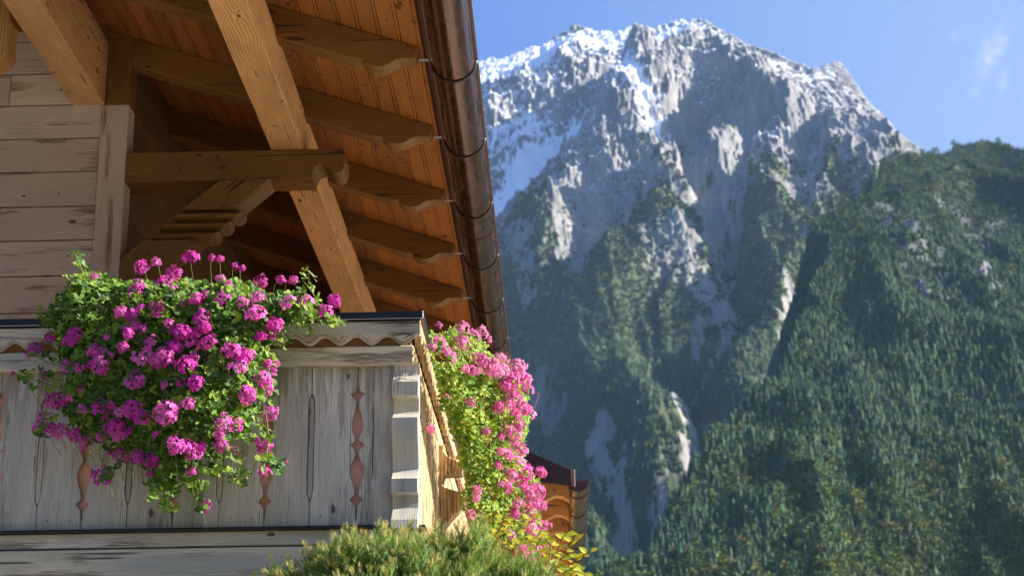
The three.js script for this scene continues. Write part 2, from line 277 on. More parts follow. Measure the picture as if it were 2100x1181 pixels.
  for (let k = 0; k < 3; k++) {
    const yc = 4.599 + 0.0553 * k, r = 0.0272, len = loX(yc) - upX(yc) + 0.05, c = new THREE.CylinderGeometry(r, r, len, 20, 6).rotateZ(Math.PI / 2);
    c.scale(1, 1, 3.2);
    const p = c.attributes.position;
    for (let i = 0; i < p.count; i++) p.setX(i, p.getX(i) + p.getY(i) * 1.15 + (p.getX(i) > len / 2 - 1e-4 ? 0.008 * (1 - (p.getY(i) / r) ** 2) : 0));
    c.translate((loX(yc) + upX(yc)) / 2 + 0.026, yc, zf - 0.085); c.computeVertexNormals();
    part(brace, 'carved_roll', grain(c, 'x'), SHADED_PINE[3]);
  }
  part(house, 'hanging_post', grain(sheetOf([[-2.72, 5.14], [-2.65, 5.14], [-2.61, 5.17], [-2.592, 5.2], [-2.592, 5.86], [-2.76, 5.86], [-2.76, 5.16]], 0.13, 0.006).translate(0, 0, -7.6), 'y'), PINE[2]);
}
{ // half-round gutter with a bead along its rim and a strap at every rafter
  const R = 0.103, cx = -0.447, cy = 5.128, z0 = -5.75, z1 = -16.9;
  const s = new THREE.Shape(); s.absarc(0, 0, R, Math.PI, 2 * Math.PI, false); s.absarc(0, 0, R - 0.004, 2 * Math.PI, Math.PI, true);
  const ex = new THREE.ExtrudeGeometry(s, { depth: z0 - z1, bevelEnabled: false, curveSegments: 40 });
  const p = ex.attributes.position, uv = ex.attributes.uv;
  for (let i = 0; i < p.count; i++) uv.setXY(i, Math.atan2(p.getY(i), p.getX(i)) * 0.35, p.getZ(i) * 1.2);
  const gutter = part(house, 'gutter', ex.translate(cx, cy, z1), COPPER);
  part(gutter, 'rim_bead', new THREE.CylinderGeometry(0.011, 0.011, z0 - z1, 14).rotateX(Math.PI / 2).translate(cx + R + 0.004, cy + 0.004, (z0 + z1) / 2), metal(0.10, 0.055, 0.045, 0.35, 0.7));
  const ring = (rr, tube, z, mat, name) => { const t = new THREE.TorusGeometry(rr, tube, 8, 40, Math.PI).rotateZ(Math.PI).scale(1, 1, name === 'strap' ? 2.0 : 1).translate(cx, cy, z); part(gutter, name, t, mat); };
  for (let n = -1; n < 9; n++) {
    const z = -7.49 - 0.05 - 0.965 * n;
    ring(R + 0.004, 0.0045, z, DARKMETAL, 'strap');
    part(gutter, 'strap_hook', new RoundedBoxGeometry(0.075, 0.008, 0.022).translate(cx - R - 0.03, cy + 0.012, z), BRIGHTMETAL);
    part(gutter, 'strap_hook', new RoundedBoxGeometry(0.012, 0.035, 0.026).translate(cx + R + 0.006, cy + 0.005, z), BRIGHTMETAL);
  }
  for (const z of [-9.85, -12.6]) ring(R + 0.0015, 0.0025, z, DARKMETAL, 'joint');
}
{ // the balcony: sawn boards, rails, waved trim, metal cap, carved end posts
  const balcony = group(house, 'balcony', 'weathered wooden balcony with sawn hourglass openings');
  const cut = [[793.8, 0], [803, 0.008], [808, 0.02], [810, 0.034], [813, 0.027], [820, 0.014], [828, 0.005], [840, 0.009], [855, 0.018], [868, 0.0245], [878, 0.026], [888, 0.0235], [897, 0.014], [905, 0.007], [909, 0.012], [914, 0.026], [916, 0.03], [919, 0.024], [925, 0.014], [936, 0.008], [945, 0.014], [955, 0.025], [963, 0.031], [970, 0.033], [980, 0.029], [992, 0.02], [1005, 0.011], [1016, 0.008], [1020, 0.012], [1025, 0.024], [1028, 0.03], [1031, 0.024], [1037, 0.012], [1043, 0.006], [1055, 0.004], [1071, 0]].map(([y, w]) => [3.606 - (y - 757) * 0.00221, Math.max(w, 0.001)]);
  const slot = [[808, 0], [814, 0.007], [822, 0.013], [835, 0.0145], [1005, 0.0145], [1018, 0.011], [1026, 0.006], [1032, 0]].map(([y, w]) => [3.606 - (y - 757) * 0.00221, Math.max(w, 0.001)]);
  const Y0 = 2.86, Y1 = 3.66, T = 0.026;
  const boardShape = (w, left, right) => {           // outline of one board, its edges sawn after the lists
    const pts = [];
    pts.push([0.001, Y1]); for (const [y, c] of left ?? []) pts.push([c, y]); pts.push([0.001, Y0]);
    pts.push([w - 0.001, Y0]); for (const [y, c] of [...(right ?? [])].reverse()) pts.push([w - c, y]); pts.push([w - 0.001, Y1]);
    return pts;
  };
  const nails = (parent, x, z, w, alongX) => { for (const [f, y] of [[0.25, 2.935], [0.75, 2.93]]) { const g = new THREE.SphereGeometry(0.0045, 8, 6).scale(1, 1, 0.5); if (alongX) g.translate(x + f * w, y + 0.006 * WR(), z + T); else g.rotateY(Math.PI / 2).translate(z + T, y, x - f * w); part(parent, 'nail', g, NAIL); } };
  const edges = [-2.908, -2.7045, -2.501, -2.3005, -2.0985, -1.8965, -1.694, -1.49, -1.287, -1.0875, -0.881, SIDE];
  for (let i = 0; i + 1 < edges.length; i++) {
    const w = edges[i + 1] - edges[i], odd = i % 2 === 1;
    const L = i === 0 ? null : odd ? slot : cut, Rr = i === edges.length - 2 ? null : odd ? cut : slot;
    const b = part(balcony, 'board', grain(sheetOf(boardShape(w, L, Rr), T, 0.0025).translate(edges[i], 0, FRONT - 0.001 * (i % 2)), 'y', [0.02 * WR(), WR() * 0.8]), pick(BOARD));
    nails(b, edges[i], FRONT, w, true);
    if (odd && i > 0) {
      const sp = slot.map(([y, c]) => [y, Math.max(0, c - 0.003)]).filter((q) => q[1] > 0);
      part(balcony, 'batten', grain(sheetOf([...sp.map(([y, c]) => [-c, y]), ...sp.reverse().map(([y, c]) => [c, y])], T - 0.004, 0.002).translate(edges[i], 0, FRONT), 'y'), pick(GREY));
    }
  }
  for (let x = -3.0; x < -0.75; x += 0.36) part(balcony, 'lining_board', timber([x, 2.88, FRONT - 0.03], [Math.min(x + 0.357, -0.70), 3.62, FRONT - 0.006], 'y', 0.003), ROSE[0]);
  // the side that runs back from the corner
  const zEnd = -15.5;
  for (let z = -7.53, i = 0; z > zEnd + 0.2; z -= 0.203, i++) {
    const odd = i % 2 === 1, g = sheetOf(boardShape(0.203, i ? (odd ? slot : cut) : null, odd ? cut : slot), T, 0.0025);
    const q = grain(g, 'y'); q.rotateY(Math.PI / 2).translate(SIDE, 0, z);
    part(balcony, 'board', q, pick(SUNLIT_SIDE));
    if (i % 3 === 0) part(balcony, 'lining_board', timber([SIDE - 0.045, 2.88, z - 0.6], [SIDE - 0.022, 3.62, z - 0.003], 'y', 0.003), ROSE[0]);
  }
  // rails; waved trim over a plain back board; metal cap
  const endX = -0.594, rail = (a, b, ax, m) => part(balcony, 'rail', timber(a, b, ax, 0.008), m);
  rail([-3.2, 3.612, FRONT + 0.024], [-0.627, 3.702, FRONT + 0.062], 'x', GREY[2]);
  rail([SIDE + 0.028, 3.612, zEnd], [-0.6275, 3.702, FRONT + 0.023], 'z', SUNLIT_SIDE[2]);
  part(balcony, 'back_board', timber([-3.2, 3.69, FRONT + 0.005], [-0.64, 3.812, FRONT + 0.036], 'x', 0.003), PINE[1]);
  part(balcony, 'back_board', timber([SIDE, 3.69, zEnd], [-0.645, 3.812, FRONT + 0.004], 'z', 0.003), SUNLIT_SIDE[1]);
  const waveY = (s) => 3.731 + 0.0185 * Math.sin(s * 2 * Math.PI / 0.141 + 1.1);
  const waved = (len, mirror, z, thick, bev, drop) => {
    const pts = [], n = Math.round(len / 0.0085);
    for (let i = 0; i <= n; i++) { const s = i / n * len; pts.push([s, waveY(s) + drop]); }
    pts.push([len, 3.808], [0, 3.808]);
    return sheetOf(pts, thick, bev);
  };
  const place = (g, onFront) => { if (onFront) { g.scale(-1, 1, 1); const p = g.attributes.position; for (let i = 0; i < p.count; i += 3) { const a = p.array.slice((i + 1) * 3, (i + 2) * 3), b = p.array.slice((i + 2) * 3, (i + 3) * 3); p.array.set(b, (i + 1) * 3); p.array.set(a, (i + 2) * 3); } g.translate(endX, 0, FRONT + 0.0655); } else g.rotateY(Math.PI / 2).translate(endX - 0.03, 0, FRONT + 0.06); g.computeVertexNormals(); return g; };
  part(balcony, 'waved_trim', place(grain(waved(2.6, true, 0, 0.024, 0.004, 0), 'x'), true), GREY[3]);
  part(balcony, 'waved_trim', place(grain(waved(2.6, true, 0, 0.014, 0.005, -0.011), 'x'), true), GREY[1]);
  part(balcony, 'waved_trim', place(grain(waved(7.9, false, 0, 0.026, 0.003, 0), 'x'), false), SUNLIT_SIDE[0]);
  // coping timber and its black metal cap
  part(balcony, 'cap', mergeGeometries([
    new RoundedBoxGeometry(2.62, 0.032, 0.16, 1, 0.002).translate(-1.89, 3.831, FRONT + 0.03), new RoundedBoxGeometry(0.16, 0.0318, 8.0, 1, 0.002).translate(-0.661, 3.831, -11.5)]), CAPMETAL);
  part(balcony, 'cap_edge', mergeGeometries([new RoundedBoxGeometry(2.62, 0.004, 0.006).translate(-1.89, 3.8125, FRONT + 0.111), new RoundedBoxGeometry(0.004, 0.034, 0.005).translate(-0.5825, 3.83, FRONT + 0.111)]), BRIGHTMETAL);
  // carved posts: stepped blocks with hollowed shoulders
  const prof = [[752, 0.03], [768, 0.028], [778, 0.034], [786, 0.044], [793, 0.056], [796, 0.066], [824.5, 0.066], [826, 0.03], [840, 0.026], [852, 0.026], [858, 0.032], [864, 0.044], [868, 0.056], [870, 0.066], [896, 0.066], [916, 0.058], [936, 0.042], [956, 0.03], [970, 0.027], [977, 0.034], [984, 0.044], [990, 0.055], [994, 0.066], [1021, 0.066], [1023, 0.03], [1036, 0.026], [1048, 0.028], [1060, 0.042], [1075, 0.06], [1092, 0.066]].map(([y, d]) => [3.606 - (y - 757) * 0.00221, 0.016 + (d - 0.026) * 1.75]);
  const carved = () => { const s = sheetOf([[-0.002, prof[0][0]], [-0.002, prof[prof.length - 1][0]], ...[...prof].reverse().map(([y, d]) => [d, y])], 0.114, 0.003); return grain(s, 'y'); };
  part(balcony, 'carved_post', carved().rotateY(-Math.PI / 2).translate(-0.603, 0, FRONT + T), GREY[0]);
  part(balcony, 'carved_post', carved().scale(1.5, 1, 1).translate(SIDE + T, 0, -9.3), SUNLIT_SIDE[2]);
  part(balcony, 'carved_post', carved().scale(1.5, 1, 1).translate(SIDE + T, 0, -12.2), PINE[2]);
  // black strip, edge beams, scalloped board below, floor
  part(balcony, 'drip_strip', mergeGeometries([new RoundedBoxGeometry(2.62, 0.011, 0.1, 1, 0.002).translate(-1.93, 2.879, FRONT + 0.05), new RoundedBoxGeometry(0.1, 0.0108, 8, 1, 0.002).translate(-0.62, 2.879, -11.45)]), CAPMETAL);
  part(balcony, 'edge_beam', timber([-3.2, 2.808, FRONT - 0.08], [-0.6, 2.8725, FRONT + 0.062], 'x', 0.006), GREY[0]);
  part(balcony, 'edge_beam', timber([-3.2, 2.672, FRONT - 0.08], [-0.6, 2.8, FRONT + 0.074], 'x', 0.008), GREY[2]);
  part(balcony, 'edge_beam', timber([-0.79, 2.671, zEnd], [-0.6005, 2.8722, FRONT - 0.081], 'z', 0.008), PINE[2]);
  { const pts = [[-3.2, 2.672], [-0.6, 2.672]]; for (let x = -0.6; x > -3.2; x -= 0.01) pts.push([x, 2.60 + 0.028 * Math.abs(Math.sin((x + 0.6) * Math.PI / 0.21))]); pts.push([-3.2, 2.6]);
    part(balcony, 'scalloped_board', grain(sheetOf(pts.reverse(), 0.03, 0.003).translate(0, 0, FRONT + 0.02), 'x'), GREY[1]); }
  for (let z = -7.62; z > -15.4; z -= 0.16) part(balcony, 'floor_board', timber([z > WALL ? -3.2 : CORNER_X, 2.80, z - 0.157], [-0.795, 2.84, z], 'x', 0.004), pick(PINE));
  for (const [x, z] of [[-0.85, -7.7], [-0.85, -15.2], [-3.0, -7.7]]) part(balcony, 'support_post', timber([x - 0.08, 0, z - 0.08], [x + 0.08, 2.672, z + 0.08], 'y', 0.008), pick(PINE));
}

// ---------------------------------------------------------------- mountains
// Both slopes are height fields over (x, distance): a tilted face with spurs, gullies and weathered rock on it, cut off at its crest line.
const MAIN = { a: 0.831, b: 1090 }, HILL = { a: 0.685, b: 437 };
// the main face also falls away to the left of its right-hand pinnacle, so it looks north-west
const SKEW = 0.30, PIN = 490, faceH = (x, D) => MAIN.a * D - MAIN.b - SKEW * Math.max(0, PIN - x);
function onSlope(u, v, f) { const d = ray(u, v), t = d.y / -d.z, m = d.x / -d.z; let D = f.b / (f.a - t); if (f === MAIN && D * m < PIN) D = (f.b + SKEW * PIN) / (f.a + SKEW * m - t); return [D * m, D]; }
const lineOn = (f, pts) => pts.map(([u, v]) => onSlope(u, v, f));
function segDist(x, y, pts) { let best = 1e9, bt = 0; for (let i = 0; i + 1 < pts.length; i++) { const [ax, ay] = pts[i], [bx, by] = pts[i + 1], dx = bx - ax, dy = by - ay, t = Math.min(1, Math.max(0, ((x - ax) * dx + (y - ay) * dy) / (dx * dx + dy * dy))), d = Math.hypot(x - ax - t * dx, y - ay - t * dy); if (d < best) { best = d; bt = (i + t) / (pts.length - 1); } } return [best, bt]; }
function crestAt(pts, x) { for (let i = 0; i + 1 < pts.length; i++) if (x <= pts[i + 1][0]) { const t = Math.max(0, (x - pts[i][0]) / (pts[i + 1][0] - pts[i][0])); return lerp(pts[i][1], pts[i + 1][1], t); } return pts[pts.length - 1][1]; }
const mono = (pts) => { const o = [pts[0]]; for (const p of pts) if (p[0] > o[o.length - 1][0] + 0.5) o.push(p); return o; };
const MAIN_CREST = mono(lineOn(MAIN, [[500, 420], [700, 300], [850, 200], [975, 132], [1003, 118], [1030, 120], [1062, 106], [1090, 98], [1112, 92], [1140, 70], [1160, 58], [1182, 50], [1205, 58], [1232, 62], [1262, 66], [1285, 56], [1300, 50], [1320, 56], [1342, 58], [1368, 48], [1395, 42], [1420, 36], [1450, 42], [1472, 54], [1492, 66], [1512, 74], [1532, 88], [1555, 97], [1582, 106], [1612, 118], [1640, 124], [1662, 136], [1682, 142], [1698, 130], [1716, 124], [1732, 134], [1742, 148], [1758, 172], [1772, 192], [1788, 212], [1802, 228], [1824, 250], [1842, 270], [1865, 283], [1884, 296], [1950, 340], [2050, 420], [2300, 560]]));
const spurs = [ // [points in the picture, height in metres, half width in metres]
  [[[1424, 40], [1400, 90], [1378, 150], [1362, 205], [1335, 262]], 84, 100], [[[1182, 54], [1175, 100], [1150, 150], [1120, 190]], 45, 85], [[[1300, 56], [1275, 105], [1235, 150], [1190, 190]], 26, 60], [[[1090, 100], [1065, 160], [1030, 215], [1000, 260]], 32, 70],
  [[[1330, 150], [1318, 190], [1310, 225]], 30, 36],
  [[[1490, 70], [1512, 130], [1535, 190], [1548, 245], [1560, 275]], 42, 60], [[[1560, 105], [1590, 160], [1620, 215], [1650, 262]], 36, 50], [[[1712, 128], [1722, 185], [1745, 240], [1790, 300], [1810, 340]], 44, 80], [[[1640, 130], [1662, 175], [1690, 215]], 30, 42], [[[1745, 150], [1782, 215], [1830, 285]], 24, 55], [[[1545, 170], [1556, 210], [1566, 262]], 32, 26], [[[1625, 225], [1600, 275], [1590, 310]], 32, 38],
  [[[1268, 238], [1248, 290], [1222, 350], [1195, 420], [1165, 490], [1145, 540]], 74, 100], [[[1275, 245], [1318, 300], [1358, 370], [1385, 430]], 56, 78], [[[1482, 290], [1478, 335], [1462, 385], [1455, 420]], 64, 70], [[[1580, 330], [1562, 385], [1580, 430], [1605, 470]], 62, 70], [[[1700, 340], [1695, 380], [1690, 420]], 32, 40], [[[1090, 280], [1075, 350], [1050, 420]], 34, 60],
  [[[1370, 440], [1345, 520], [1310, 610], [1285, 700]], 66, 90], [[[1430, 500], [1450, 580], [1458, 660], [1440, 720]], 40, 55], [[[1100, 545], [1092, 640], [1115, 730], [1165, 830], [1215, 900]], 54, 70], [[[1230, 620], [1225, 720], [1260, 830], [1320, 930]], 44, 70], [[[1635, 600], [1585, 680], [1540, 760], [1500, 850]], 56, 60], [[[1570, 500], [1560, 560], [1530, 620]], 40, 60], [[[1060, 600], [1075, 720], [1100, 830]], 24, 50], [[[1405, 860], [1360, 930], [1330, 1000]], 30, 40],
].map(([p, h, w]) => [lineOn(MAIN, p), h, w]);
const gullies = [
  [[[1120, 300], [1200, 262], [1262, 248], [1330, 285], [1400, 325], [1470, 285], [1540, 305], [1600, 325]], 48, 58],
  [[[1385, 72], [1325, 130], [1250, 205], [1175, 270], [1100, 335], [1040, 385], [1005, 410]], 84, 90], [[[1545, 280], [1470, 275], [1420, 255], [1380, 250]], 28, 45], [[[1420, 240], [1400, 300], [1395, 370], [1420, 440]], 44, 48], [[[1530, 290], [1525, 360], [1530, 430], [1500, 500]], 44, 48], [[[1640, 310], [1650, 380], [1660, 430], [1640, 470]], 38, 44], [[[1660, 160], [1645, 215], [1668, 255], [1650, 310]], 28, 36],
  [[[1425, 430], [1465, 500], [1490, 580], [1495, 660], [1478, 730], [1430, 790], [1415, 830], [1440, 900], [1432, 950], [1380, 1020], [1312, 1078]], 60, 62], [[[1215, 370], [1190, 450], [1200, 540], [1190, 640]], 34, 40], [[[1330, 380], [1290, 460], [1255, 560]], 30, 40], [[[1232, 900], [1260, 970], [1295, 1050], [1320, 1085]], 26, 36], [[[1660, 610], [1640, 690], [1622, 745]], 26, 28], [[[1110, 800], [1120, 880], [1180, 960]], 18, 36], [[[1060, 570], [1080, 660], [1085, 720]], 14, 22], [[[1520, 480], [1500, 560], [1520, 640]], 24, 40],
].map(([p, h, w]) => [lineOn(MAIN, p), h, w]);
const bare = [ // pale scree and rock in the woods: [points, half width, strength]
  [[[1425, 430], [1465, 500], [1490, 580], [1497, 640]], 14, 0.9], [[[1497, 640], [1488, 710], [1435, 785], [1412, 815]], 7, 0.75], [[[1370, 875], [1405, 885], [1435, 925]], 12, 1.0], [[[1385, 860], [1400, 900]], 10, 0.9], [[[1432, 940], [1380, 1010], [1320, 1070]], 11, 1.0], [[[1232, 950], [1262, 1000], [1300, 1060]], 9, 0.85], [[[1385, 980], [1345, 1040]], 7, 0.7], [[[1645, 645], [1632, 690], [1620, 740]], 11, 1.0], [[[1105, 850], [1122, 890]], 13, 0.6], [[[1062, 575], [1078, 650], [1085, 700]], 6, 0.8], [[[1190, 430], [1180, 520], [1190, 600]], 20, 0.6], [[[1380, 555], [1420, 600], [1450, 640]], 26, 0.75], [[[1340, 560], [1350, 640]], 16, 0.5], [[[1110, 430], [1140, 490]], 18, 0.4], [[[1235, 400], [1220, 450], [1200, 520]], 26, 0.9],
  [[[1330, 400], [1335, 460]], 20, 0.6], [[[1440, 690], [1442, 740]], 7, 0.7], [[[1270, 450], [1300, 500]], 20, 0.5],
].map(([p, w, s]) => [lineOn(MAIN, p), w, s]);
const greens = [[1190, 450, 60, 70], [1350, 520, 110, 80], [1300, 640, 150, 110], [1480, 345, 50, 28], [1310, 360, 40, 40], [1600, 380, 50, 60], [1715, 385, 45, 45], [1560, 520, 80, 60], [1120, 380, 40, 50], [1250, 330, 26, 30], [1560, 350, 30, 18], [1070, 470, 60, 60]].map(([u, v, rx, ry]) => { const c = onSlope(u, v, MAIN), e = onSlope(u + rx, v, MAIN), n = onSlope(u, v - ry, MAIN); return [c[0], c[1], Math.abs(e[0] - c[0]), Math.abs(n[1] - c[1])]; });
const snowRamp = lineOn(MAIN, [[1385, 76], [1320, 140], [1245, 215], [1170, 275], [1100, 335], [1040, 385], [1000, 410]]), snowField = lineOn(MAIN, [[1010, 290], [1050, 275], [1090, 270], [1060, 320]]), snowStep = lineOn(MAIN, [[1120, 300], [1200, 262], [1260, 255], [1330, 290], [1400, 330], [1470, 290], [1540, 310], [1590, 320]]), snowLow = lineOn(MAIN, [[1690, 395], [1720, 360], [1780, 370]]);
const spurS = spurs.map(([p, h, w]) => [p.map(([a, b]) => [a, b * 0.85]), h, w]), gulS = gullies.map(([p, h, w]) => [p.map(([a, b]) => [a, b * 0.85]), h, w]);
function mainHeight(x, D) {
  const wx = x + 26 * (vnoise(x / 70, D / 90, 701) - 0.5) + 8 * (vnoise(x / 22, D / 26, 703) - 0.5), wd = D + 36 * (vnoise(x / 80, D / 80, 702) - 0.5);
  let r = 0;
  for (const [p, h, w] of spurS) { const [d] = segDist(wx, wd * 0.85, p); if (d < w * 1.25) { const q = 1 - d / (w * 1.25); r += h * (0.35 * q + 0.65 * q * q * (3 - 2 * q)); } }
  for (const [p, h, w] of gulS) { const [d] = segDist(wx, wd * 0.85, p); if (d < w) { const q = 1 - d / w; r -= h * q * (0.6 + 0.4 * q); } }
  const high = smooth(2050, 2700, D);
  const calm = 1 - 0.72 * smooth(75, 25, segDist(x, D, snowRamp)[0]);
  let f = lerp(20, 46, high) * (ridged(wx / 62, wd / 150, 711, 3) - 0.42) + lerp(9, 20, high) * (ridged(wx / 24, wd / 38, 721, 4) - 0.42) + lerp(8, 22, high) * (ridged(wx / 10 + wd / 40, wd / 15, 735, 3) - 0.42) + lerp(3, 11, high) * (fbm(x / 5, D / 7, 731, 3) - 0.5);
  r += f * calm;
  const strata = (faceH(x, D) + r) / 34 + 0.6 * vnoise(x / 60, D / 60, 741) + x * 0.004;
  r += high * 7 * (fade(strata - Math.floor(strata)) - (strata - Math.floor(strata)));
  let h = faceH(x, D) + r;
  const c = crestAt(MAIN_CREST, x) + 20 * (vnoise(x / 11, 3, 751) - 0.5) + 14 * (vnoise(x / 4, 5, 752) - 0.5), top = faceH(x, c), over = D - c;
  const pull = 1 - (1 - smooth(-330, -40, over)) * (1 - 0.75 * smooth(420, 540, x) * smooth(-620, -200, over));                                       // the crest itself keeps close to its drawn line
  h = lerp(h, faceH(x, D) + (r * 0.03) + 5 * (ridged(x / 14, D / 30, 761, 2) - 0.6), pull);
  if (over > 0) h = Math.min(h, top + 3 - over * 1.1);
  return h;
}
const HILL_EDGE = lineOn(HILL, [[2500, 380], [2300, 330], [2150, 312], [2100, 300], [2060, 291], [2022, 285], [1988, 289], [1955, 303], [1908, 303], [1862, 308], [1822, 330], [1782, 362], [1742, 402], [1704, 442], [1676, 500], [1660, 560], [1652, 640], [1630, 710], [1580, 770], [1520, 830], [1460, 905], [1405, 985], [1350, 1060], [1295, 1110], [1240, 1150], [1180, 1200], [1100, 1290]]);
function hillInside(x, D) { // metres inside the edge line, negative outside
  let inside = false; const poly = [...HILL_EDGE, [onSlope(1100, 1500, HILL)[0], 350], [630, 350], [630, 1610]];
  for (let i = 0, j = poly.length - 1; i < poly.length; j = i++) { const [ax, ay] = poly[i], [bx, by] = poly[j]; if ((ay > D) !== (by > D) && x < (bx - ax) * (D - ay) / (by - ay) + ax) inside = !inside; }
  const [d] = segDist(x, D, HILL_EDGE);
  return inside ? d : -d;
}
function hillHeight(x, D) {
  const wx = x + 22 * (vnoise(x / 56, D / 70, 801) - 0.5), wd = D + 28 * (vnoise(x / 64, D / 64, 802) - 0.5);
  const e = hillInside(x, D) + 46 * (fbm(x / 40, D / 55, 841, 3) - 0.5) - 6;
  const r = 38 * (ridged(wx / 92, wd / 190, 811, 3) - 0.45) + 9 * (fbm(wx / 24, wd / 42, 821, 3) - 0.5) + 2 * (fbm(x / 6, D / 7, 831, 2) - 0.5);
  const q = smooth(0, 50, e);
  let h = HILL.a * D - HILL.b + r * (0.12 + 0.88 * q);
  if (e < 0) h += e * 2.8;
  return h;
}
function heightField(fn, us, Ds) {
  const nx = us.length, ny = Ds.length, pos = new Float32Array(nx * ny * 3), dir = us.map((u) => { const d = ray(u, 600); return d.x / -d.z; });
  for (let j = 0; j < ny; j++) for (let i = 0; i < nx; i++) { const D = Ds[j], x = dir[i] * D; pos.set([x, fn(x, D), -D], (j * nx + i) * 3); }
  const idx = new Uint32Array((nx - 1) * (ny - 1) * 6); let k = 0;
  for (let j = 0; j + 1 < ny; j++) for (let i = 0; i + 1 < nx; i++) { const a = j * nx + i, b = a + 1, c = a + nx, d = c + 1; idx.set([a, b, d, a, d, c], k); k += 6; }
  const g = new THREE.BufferGeometry();
  g.setAttribute('position', new THREE.BufferAttribute(pos, 3)); g.setIndex(new THREE.BufferAttribute(idx, 1)); g.computeVertexNormals();
  return g;
}
const range = (a, b, step) => { const o = []; for (let x = a; x < b; x += step) o.push(x); o.push(b); return o; };
function blurred(h, nx, ny, r) { // box blur of a grid, both ways
  const o = new Float32Array(h.length), t = new Float32Array(h.length);
  for (let j = 0; j < ny; j++) { let s = 0, n = 0; for (let i = -r; i < nx; i++) { if (i + r < nx) { s += h[j * nx + i + r]; n++; } if (i - r - 1 >= 0) { s -= h[j * nx + i - r - 1]; n--; } if (i >= 0) t[j * nx + i] = s / n; } }
  for (let i = 0; i < nx; i++) { let s = 0, n = 0; for (let j = -r; j < ny; j++) { if (j + r < ny) { s += t[(j + r) * nx + i]; n++; } if (j - r - 1 >= 0) { s -= t[(j - r - 1) * nx + i]; n--; } if (j >= 0) o[j * nx + i] = s / n; } }
  return o;
}
const ROCK_A = [0.125, 0.127, 0.135], ROCK_B = [0.26, 0.25, 0.245], SCREE = [0.34, 0.32, 0.295], SNOW = [0.80, 0.82, 0.86], PINEGREEN = [0.040, 0.066, 0.024], GRASS = [0.085, 0.105, 0.035], DARKGREEN = [0.026, 0.046, 0.020];
const rockMat = new THREE.MeshStandardMaterial({ vertexColors: true, roughness: 0.95 });
const treeSpots = [], shrubSpots = [];
